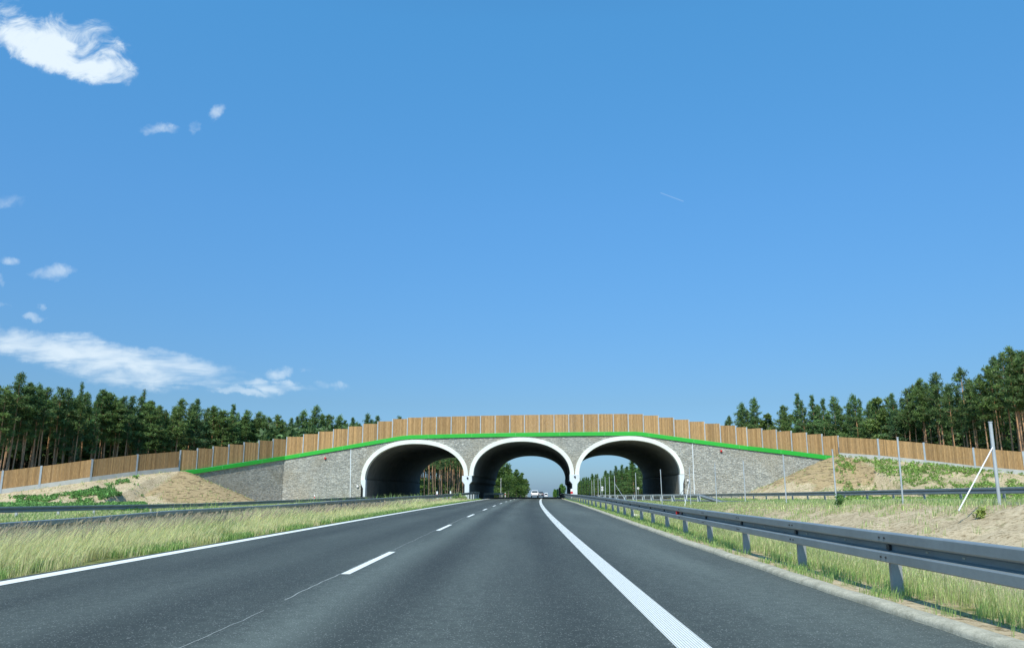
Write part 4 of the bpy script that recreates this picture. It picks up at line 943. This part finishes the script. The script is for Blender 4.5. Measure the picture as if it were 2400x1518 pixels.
pts_ = [(float(c(y_)) + rg.uniform(36.5, 66), y_, rg.uniform(10.5, 12.5)) for y_ in rg.uniform(225, 900, 560)]
mass('deep_wood', 'young wood behind the first row seen through the right arch', pts_, rg, .05)

# ------------------------------------------------------------------ grasses
def blades(name, label, X, Y, Hh, Wd, base, tip, lean=(.25, .0), rg=rng, head=None, zoff=0.):
    n_ = len(X); Z = terrain(X, Y) + zoff; az = rg.uniform(0, 6.28, n_); L = rg.normal(0, .22, (n_, 2)) + np.array(lean)
    dx = np.cos(az) * Wd / 2; dy = np.sin(az) * Wd / 2
    b0 = np.column_stack([X - dx, Y - dy, Z - .02]); b1 = np.column_stack([X + dx, Y + dy, Z - .02])
    m0 = np.column_stack([X + L[:, 0] * Hh * .35, Y + L[:, 1] * Hh * .35, Z + Hh * .6]); d_ = np.column_stack([dx, dy, 0 * dx])
    m1 = m0 + d_ * .8; m0 = m0 - d_ * .8; tp = np.column_stack([X + L[:, 0] * Hh, Y + L[:, 1] * Hh, Z + Hh * rg.uniform(.88, 1, n_)])
    if head is not None: t0 = tp - d_ * head; t1 = tp + d_ * head
    else: t0 = tp - d_ * .1; t1 = tp + d_ * .1
    V_ = np.stack([b0, b1, m1, m0, t1, t0], 1).reshape(-1, 3); o_ = np.arange(n_)[:, None] * 6
    F_ = np.concatenate([o_ + np.array([[0, 1, 2, 3]]), o_ + np.array([[3, 2, 4, 5]])], 1).reshape(-1, 4)
    C_ = np.stack([base, tip], 1).reshape(-1, 3)
    me_ = fast_mesh(name, V_, F_, C_, M['grass']); return tag(link(bpy.data.objects.new(name, me_)), label, 'grass', kind='stuff')
def cols(n_, pal, wts, var=.16):
    pal = np.array(pal); k_ = rng.choice(len(pal), n_, p=wts); return pal[k_] * np.exp(rng.normal(0, var, (n_, 1)))
STRAW = [(.88, .84, .46), (.78, .80, .40), (.80, .68, .42), (.58, .68, .28)]
GREEN = [(.27, .43, .12), (.36, .50, .16), (.20, .34, .09), (.44, .50, .20)]
VERGE = [(.52, .56, .25), (.42, .52, .19), (.66, .62, .34), (.30, .43, .13)]
def strip(n_, ymin, ymax, pw, lo, hi, edge):   # y by power law, x between two offsets
    Y = ymin * (ymax / ymin)**(rng.uniform(0, 1, n_)**pw); t = rng.uniform(0, 1, n_); return Y, t
# tall straw grass along the median
n_ = 95000; Y = 6.5 * (112 / 6.5)**rng.uniform(0, 1, n_); t = rng.uniform(0, 1, n_)**.85
inner = 6.82 + .12 * fbm(Y * .8, Y * 0, 51) + np.clip((Y - 12) / 20, 0, 1) * .15; outer = 9.1 - np.interp(Y, [0, 60, 112], [0, .4, 2.2])
xo = inner + (outer - inner) * t; X = c(Y) - xo; keep = (vn(X * .9, Y * .5, 61) > .2 - .5 * t) & ((t > .12) | (rng.uniform(0, 1, n_) < .45)) & (Y < 110)
X, Y, t, xo = X[keep], Y[keep], t[keep], xo[keep]; n_ = len(X)
Hh = (.14 + .46 * np.clip((xo - inner[keep]) / .9, 0, 1)) * rng.uniform(.6, 1.12, n_) * (.7 + .6 * vn(X * .7, Y * .35, 63)) * np.interp(Y, [6, 60, 112], [1, .9, .55])
wd = np.clip(.006 * (Y / 10)**.85, .005, .05)
gm = (fbm(X * .8, Y * .25, 66) > .58)[:, None]
tipc = np.where(gm & (rng.uniform(0, 1, (n_, 1)) < .28), cols(n_, GREEN, [.25] * 4), cols(n_, STRAW, [.42, .28, .18, .12])); bc = cols(n_, STRAW, [.2, .3, .3, .2]) * .9
blades('straw_grass', 'tall pale straw coloured grass along the left edge of the carriageway', X, Y, Hh, wd, bc, tipc, (.16, .05))
# seed heads above the straw grass
n_ = 7000; Y = 7. * (100 / 7.)**rng.uniform(0, 1, n_); X = c(Y) - rng.uniform(7.6, 9.0, n_); 
blades('grass_seed_heads', 'feathery pinkish seed heads above the straw grass on the left', X, Y, rng.uniform(.5, .78, n_) * np.interp(Y, [6, 60, 100], [1, .85, .5]), np.clip(.003 * Y / 8, .003, .02), cols(n_, STRAW, [.4, .3, .2, .1]), cols(n_, [(.46, .36, .26), (.50, .42, .28)], [.5, .5]), (.3, .1), head=2.2)
# low green growth at the edge of the tarmac
n_ = 26000; Y = 7. * (112 / 7.)**rng.uniform(0, 1, n_); X = c(Y) - (6.72 + rng.uniform(0, 1, n_)**1.5 * .9); k = fbm(X * 1.5, Y * .6, 71) > (.5 - .1 * (Y > 25)); X, Y = X[k], Y[k]; n_ = len(X)
blades('edge_weeds', 'low green weeds between the tarmac and the tall grass on the left', X, Y, rng.uniform(.06, .2, n_), np.clip(.012 * (Y / 10)**.7, .01, .06), cols(n_, GREEN, [.25] * 4), cols(n_, GREEN, [.35, .35, .2, .1]), (0, 0))
# right verge under the rail
n_ = 60000; Y = 5. * (115 / 5.)**rng.uniform(0, 1, n_); xo = .3 + rng.uniform(0, 1, n_)**1.1 * np.interp(Y, [5, 40, 80, 115], [1.9, 2.6, 2.8, 1.5]); X = kerb(Y) + xo
dens = .6 * fbm(X * 2.6, Y * 1.7, 81) + .4 * fbm(X * 9, Y * 7, 83) + .22 * np.exp(-((xo - 1.1) / .5)**2) + np.interp(Y, [5, 14, 25], [-.06, 0, .14]); k = dens > .56; X, Y, xo = X[k], Y[k], xo[k]; n_ = len(X)
Hh = rng.uniform(.03, .12, n_) + .30 * rng.uniform(.3, 1, n_) * np.exp(-((xo - 1.35) / .6)**2)
near = (xo < .8)[:, None]
blades('verge_grass', 'patchy dry and green grass of the right verge under and behind the guard rail', X, Y, Hh, np.clip(.005 * (Y / 8)**.9, .004, .05), np.where(near, cols(n_, GREEN, [.3, .3, .2, .2], .25), cols(n_, VERGE, [.3, .25, .3, .15], .25)), np.where(near, cols(n_, GREEN, [.25, .35, .1, .3], .25), cols(n_, VERGE, [.3, .25, .35, .1], .25)), (.14, 0))
# sparse tufts on the sandy bank and around the wire fence
n_ = 70000; Y = 12. * (110 / 12.)**rng.uniform(0, 1, n_); X = kerb(Y) + 2 + rng.uniform(0, 1, n_) * (fence_x(Y) + 2.5 - kerb(Y) - 2)
dens = .65 * fbm(X * 1.5, Y * 1.1, 91) + .35 * fbm(X * 6, Y * 4, 93) + .22 * np.exp(-((X - fence_x(Y)) / 1.6)**2) + np.interp(Y, [12, 30, 55, 80], [-.12, -.06, .1, .18]); k = dens > .585; X, Y = X[k], Y[k]; n_ = len(X)
blades('bank_grass', 'thin tufts of grass and weeds on the sandy bank around the wire fence', X, Y, rng.uniform(.08, .3, n_) * np.interp(Y, [35, 58], [1, .35]), np.clip(.008 * (Y / 10)**.8, .006, .05), cols(n_, VERGE, [.3, .25, .2, .25], .25), cols(n_, VERGE, [.3, .25, .3, .15], .25), (.1, 0))
# strip between the fence and side road, and beyond the side road
n_ = 60000; Y = 28. * (108 / 28.)**rng.uniform(0, 1, n_); r2y = road2(Y); w_ = rng.uniform(0, 1, n_) < .35; X = np.where(w_, fence_x(Y) + 1 + rng.uniform(0, 1, n_) * np.maximum(.2, r2y - 3.6 - fence_x(Y) - 1), r2y + 3.3 + rng.uniform(0, 1, n_) * 4.5); k = fbm(X * .9, Y * .6, 95) > .44; X, Y = X[k], Y[k]; n_ = len(X)
blades('side_road_grass', 'green grass along both sides of the side road', X, Y, rng.uniform(.08, .26, n_) * np.where(X < road2(Y), np.interp(Y, [35, 58], [1, .3]), 1), np.clip(.009 * (Y / 10)**.8, .006, .06), cols(n_, GREEN, [.25] * 4), cols(n_, GREEN + STRAW[:1], [.2, .2, .15, .25, .2]), (.1, 0))
# behind the left rails: opposite verge
n_ = 60000; Y = 30. * (112 / 30.)**rng.uniform(0, 1, n_); X = c(Y) + ip(Y, [0, 60, 112], [-25.4, -25.4, -20.4]) - rng.uniform(0, 1, n_) * 5.5; k = fbm(X * .7, Y * .4, 97) > .42; X, Y = X[k], Y[k]; n_ = len(X)
blades('far_verge_grass', 'yellow green grass around the guard rail at the foot of the left embankment', X, Y, rng.uniform(.1, .36, n_), np.clip(.009 * (Y / 10)**.8, .006, .06), cols(n_, GREEN + STRAW, [.12] * 4 + [.13] * 4), cols(n_, GREEN + STRAW, [.12] * 4 + [.13] * 4), (.1, 0))
for nm, lab, x0, x1, sgn in (('embankment_grass', 'sparse tufts on the sandy left embankment', -62, -29, -1), ('embankment_grass', 'sparse tufts on the sandy right embankment', 27, 62, 1)):
    n_ = 26000; X = rng.uniform(x0, x1, n_); Y = rng.uniform(58, 108, n_); px_ = 1212 + X / Y * 1890
    k = (fbm(X * 1.3, Y * 1.3, 101) > .5) & (hsh(np.floor(X * 2.5), np.floor(Y * 2.5), 7) > .55) & (px_ > -80) & (px_ < 2480); X, Y = X[k], Y[k]; n_ = len(X)
    blades(nm, lab, X, Y, rng.uniform(.08, .32, n_), np.full(n_, .05), cols(n_, GREEN + STRAW[:2], [.2, .15, .25, .1, .15, .15]), cols(n_, GREEN + STRAW[:2], [.2, .15, .25, .1, .15, .15]), (.1, 0))
# tall weeds poking up by the median rail and the left arch
n_ = 2600; Y = 24. * (108 / 24.)**rng.uniform(0, 1, n_)**1; cl = np.floor(rng.uniform(0, 1, n_) * 120); Yc = 24 * (108 / 24.)**hsh(cl, 1, 3); X = c(Yc) - ip(Yc, [0, 60, 112], [10.6, 10.2, 8.6]) + rng.normal(0, .12, n_); Y = Yc + rng.normal(0, .15, n_)
blades('tall_weeds', 'tall green weeds standing up around the median guard rail', X, Y, (.35 + .75 * hsh(cl, 4, 5)) * rng.uniform(.5, 1, n_) + .2, np.clip(.012 * (Y / 10)**.8, .01, .07), cols(n_, GREEN, [.25] * 4), cols(n_, GREEN, [.25] * 4), (.05, 0))
# herb clumps on the embankments (leafy low growth)
def herbs(name, label, P_, size, tint, seed):
    rg_ = np.random.default_rng(seed); P_ = np.array(P_); V_, F_, c_ = tufts(P_, size, 9, rg_, tint, upb=.7, width=.7, cvar=.3)
    tag(link(bpy.data.objects.new(name, fast_mesh(name, V_, F_, c_, M['leaves']))), label, 'plants', kind='stuff')
def slope_pts(n_, pxa, pxb, ya, yb, thr, seed, cond=None):
    rg_ = np.random.default_rng(seed); px_ = rg_.uniform(pxa, pxb, n_); Y_ = 55 + rg_.uniform(0, 1, n_) * 48; x = 1.0 * ((px_ - 1212) / 1890 * Y_); z = terrain(x, Y_)
    k = fbm(x * .28, Y_ * .28, seed) * .5 + fbm(x * 1.3, Y_ * 1.3, seed + 5) * .5 >= thr
    return list(zip(x[k], Y_[k], z[k] + rg_.uniform(.02, .26, int(k.sum()))))
def proj_y(p): v = np.array(p) - EYE; d = v @ fw; return CX + F * (v @ rt) / d, CY - F * (v @ up) / d
ridge_l = lambda x: np.interp(x, [q[0] for q in LF[::-1]], [q[1] for q in LF[::-1]]); ridge_r = lambda x: np.interp(x, [q[0] for q in RF], [q[1] for q in RF])
Pl = []
for p in slope_pts(42000, 0, 470, 0, 0, .51, 3):
    if p[1] > ridge_l(p[0]) - 1.2 : continue
    px_, py_ = proj_y(p)
    lim = np.interp(px_, [0, 100, 200, 260, 330, 345], [1160, 1160, 1148, 1128, 1112, 1200])
    if py_ < lim or px_ > 345 and random.random() > .06: continue
    Pl.append(p)
herbs('embankment_herbs', 'dark green leafy weeds spreading over the left embankment', Pl, np.full(len(Pl), .17), (.095, .22, .075), 4)
Pr = [p for p in slope_pts(34000, 1960, 2420, 0, 0, .50, 9) if p[1] < ridge_r(p[0]) - .8 and p[1] > 60]
herbs('embankment_herbs', 'green weed clumps dotted over the sandy right embankment', Pr, np.full(len(Pr), .13), (.15, .26, .08), 6)
# single plants
def plant(label, px_, Y_, h, n_=26, seed=1, tint=(.12, .2, .05)):
    rg_ = np.random.default_rng(seed); x = at(px_, 1150, Y_)[0]; z = float(terrain(x, Y_)); t = thing('weed_plant', label, 'plant', None, (x, Y_, z)); mb = MB()
    for i in range(5): mb.tube((0, 0, -.05), (rg_.normal(0, .12) * h, rg_.normal(0, .12) * h, h * rg_.uniform(.6, 1)), .008, .004, 5, (.18, .2, .07))
    mb.build('stem', M['barkm'], t, fix=False); P_ = np.column_stack([rg_.normal(0, .16 * h, n_), rg_.normal(0, .16 * h, n_), rg_.uniform(.1, .9, n_) * h])
    V_, F_, c_ = tufts(P_, np.full(n_, .07 + .09 * h), 5, rg_, tint, width=.6); link(bpy.data.objects.new('foliage', fast_mesh('foliage', V_, F_, c_, M['leaves'])), t)
plant('yellow green leafy weed standing in front of the dark left arch', 905, 75, 1.1, 40, 1, (.28, .36, .08))
plant('dark green weed at the foot of the third tall fence post from the right', 1966, 34.5, .5, 30, 2, (.05, .13, .04))
plant('spreading pale green thistle on the sand left of the last fence post', 2292, 22.4, .28, 46, 3, (.2, .27, .1))
plant('thin yellow weed sticking up between the left rails at the photo edge', 27, 19, .95, 18, 5, (.3, .34, .12))

# ------------------------------------------------------------------ world: sky with clouds
nt = W.node_tree; nt.nodes.clear(); n = N(nt); out = n('OutputWorld'); bg = n('Background', {'Strength': SKY_STRENGTH}); nt.links.new(bg.outputs[0], out.inputs[0])
sky = n('TexSky', sky_type='NISHITA', sun_disc=False, sun_elevation=R(SUN_EL), sun_rotation=R(SUN_AZ), air_density=1.0, dust_density=.6, ozone_density=2.2, altitude=100)
gen = n('TexCoord').outputs['Generated']; sp = n('SeparateXYZ', {'Vector': gen})
yp = n.m('MAXIMUM', sp.outputs[1], .05); uu = n.m('DIVIDE', sp.outputs[0], yp); wv = n.m('DIVIDE', sp.outputs[2], yp)
wn = n('TexNoise', {'Vector': n('CombineXYZ', {'X': uu, 'Y': wv, 'Z': 0.}).outputs[0], 'Scale': 16., 'Detail': 6., 'Roughness': .62}); wc = n('SeparateColor', {'Color': wn.outputs[1]})
uraw, vraw = uu, wv
uu = n.m('ADD', uu, n.m('MULTIPLY', n.m('SUBTRACT', wc.outputs[0], .5), .075)); wv = n.m('ADD', wv, n.m('MULTIPLY', n.m('SUBTRACT', wc.outputs[1], .5), .045))
def uvpx(x, y): d = ray(x, y); return d[0] / d[1], d[2] / d[1]
def blob_sum(lst, add=False):
    tot = None
    for x, y, a, b_, ang, s_ in lst:
        u0, v0 = uvpx(x, y); k_ = 1 / 1850.; du = n.m('SUBTRACT', uu, u0); dv = n.m('SUBTRACT', wv, v0); ca, sa = math.cos(R(ang)), math.sin(R(ang))
        p1 = n.m('DIVIDE', n.m('ADD', n.m('MULTIPLY', du, ca), n.m('MULTIPLY', dv, sa)), a * k_); p2 = n.m('DIVIDE', n.m('SUBTRACT', n.m('MULTIPLY', dv, ca), n.m('MULTIPLY', du, sa)), b_ * k_)
        g_ = n.m('MULTIPLY', n.m('SUBTRACT', 1., n.m('ADD', n.m('MULTIPLY', p1, p1), n.m('MULTIPLY', p2, p2)), clamp=True), s_)
        tot = g_ if tot is None else n.m('ADD' if add else 'MAXIMUM', tot, g_)
    return tot
vec = n('CombineXYZ', {'X': uraw, 'Y': vraw, 'Z': 0.}).outputs[0]
big = n.m('MINIMUM', blob_sum([(5, 62, 95, 85, -25, 1.0), (95, 85, 120, 90, -25, .85), (110, 125, 120, 62, -30, .8), (165, 145, 110, 55, -20, .8), (215, 95, 90, 85, -45, .62), (245, 172, 105, 45, 4, 1.0), (275, 130, 60, 65, -45, .45)], True), 1.5)
cum = blob_sum([(515, 262, 26, 40, -40, .95), (385, 305, 62, 20, -5, .72), (458, 302, 24, 20, 0, .66), (12, 472, 80, 26, -20, .62), (113, 640, 60, 26, 0, .85), (18, 603, 32, 14, -15, .75), (0, 657, 20, 24, 0, .85), (5, 713, 36, 18, 0, .85), (107, 717, 13, 12, 0, .8), (86, 744, 38, 14, -3, 1.), (643, 866, 46, 20, 0, .9), (780, 902, 38, 12, 0, .7), (720, 865, 30, 10, 0, .5)])
n1 = n.noise(vec, 22, 7, .62, .6)
nb = n.noise(n.scale(vec, (1., 1.5, 1), (0, 0, R(30))), 17, 9, .64, 1.1)
dbig = n.m('MULTIPLY', n.ramp(n.m('ADD', n.m('MULTIPLY', big, .8), n.m('MULTIPLY', n.m('SUBTRACT', nb, .5), 2.7)), .12, 1.2), n.ramp(big, 0., .4))
dc = n.ramp(n.m('ADD', n.m('MULTIPLY', cum, .85), n.m('MULTIPLY', n.m('SUBTRACT', n1, .5), 1.9)), .1, 1.5)
dc = n.m('MULTIPLY', dc, n.m('GREATER_THAN', cum, .001))
dc = n.m('MULTIPLY', dc, n.ramp(cum, 0., .3))
cir = blob_sum([(60, 800, 190, 42, -6, 1.), (230, 838, 330, 58, -10, 1.25), (345, 872, 290, 52, -4, 1.), (420, 850, 200, 30, -14, .8), (650, 900, 120, 20, -6, .95), (560, 915, 130, 14, -2, .75)])
n2 = n.noise(n.scale(vec, (5., 22, 1), (0, 0, R(6))), 3.2, 6, .55, .4)
di = n.m('MULTIPLY', n.ramp(n.m('ADD', cir, n.m('MULTIPLY', n.m('SUBTRACT', n2, .5), 2.3)), .1, 1.6), n.m('MULTIPLY', n.ramp(cir, 0., .6), .74))
den = n.m('MAXIMUM', n.m('MAXIMUM', n.m('MULTIPLY', dc, .7), n.m('MULTIPLY', dbig, .86)), di)
# a short broken vapour trail
ta, tb = uvpx(1548, 452), uvpx(1602, 472); tl = math.hypot(tb[0] - ta[0], tb[1] - ta[1]); tx, ty = (tb[0] - ta[0]) / tl, (tb[1] - ta[1]) / tl
du = n.m('SUBTRACT', uraw, ta[0]); dv = n.m('SUBTRACT', vraw, ta[1]); al = n.m('ADD', n.m('MULTIPLY', du, tx), n.m('MULTIPLY', dv, ty)); pe = n.m('ABSOLUTE', n.m('SUBTRACT', n.m('MULTIPLY', dv, tx), n.m('MULTIPLY', du, ty)))
tr = n.m('MULTIPLY', n.m('MULTIPLY', n.ramp(pe, .0011, .0), .16), n.m('MULTIPLY', n.m('GREATER_THAN', al, 0.), n.m('LESS_THAN', al, tl)))
den = n.m('MAXIMUM', den, tr)
# colour of the clear air: nudge the physical sky a little towards the deep saturated blue of the day
zc = n('ValToRGB', {'Fac': sp.outputs[2]}); cr = zc.color_ramp
for i, (p_, q_) in enumerate(((0., (.36, .56, .92)), (.033, (.37, .59, .92)), (.106, (.44, .65, .84)), (.34, (.60, 1.14, 1.42)), (.54, (.67, 1.55, 1.83)))):
    e_ = cr.elements[i] if i < 2 else cr.elements.new(p_)
    e_.position = p_; e_.color = (q_[0] / 2, q_[1] / 2, q_[2] / 2, 1)
hs = n('VectorMath', {0: zc.outputs[0], 1: (2., 2., 2.)}, operation='MULTIPLY'); hs = n('VectorMath', {0: hs.outputs[0], 1: sky.outputs[0]}, operation='MULTIPLY')
final = n.mix(den, hs.outputs[0], (7.2, 8.0, 8.4))
nt.links.new(final, bg.inputs[0])
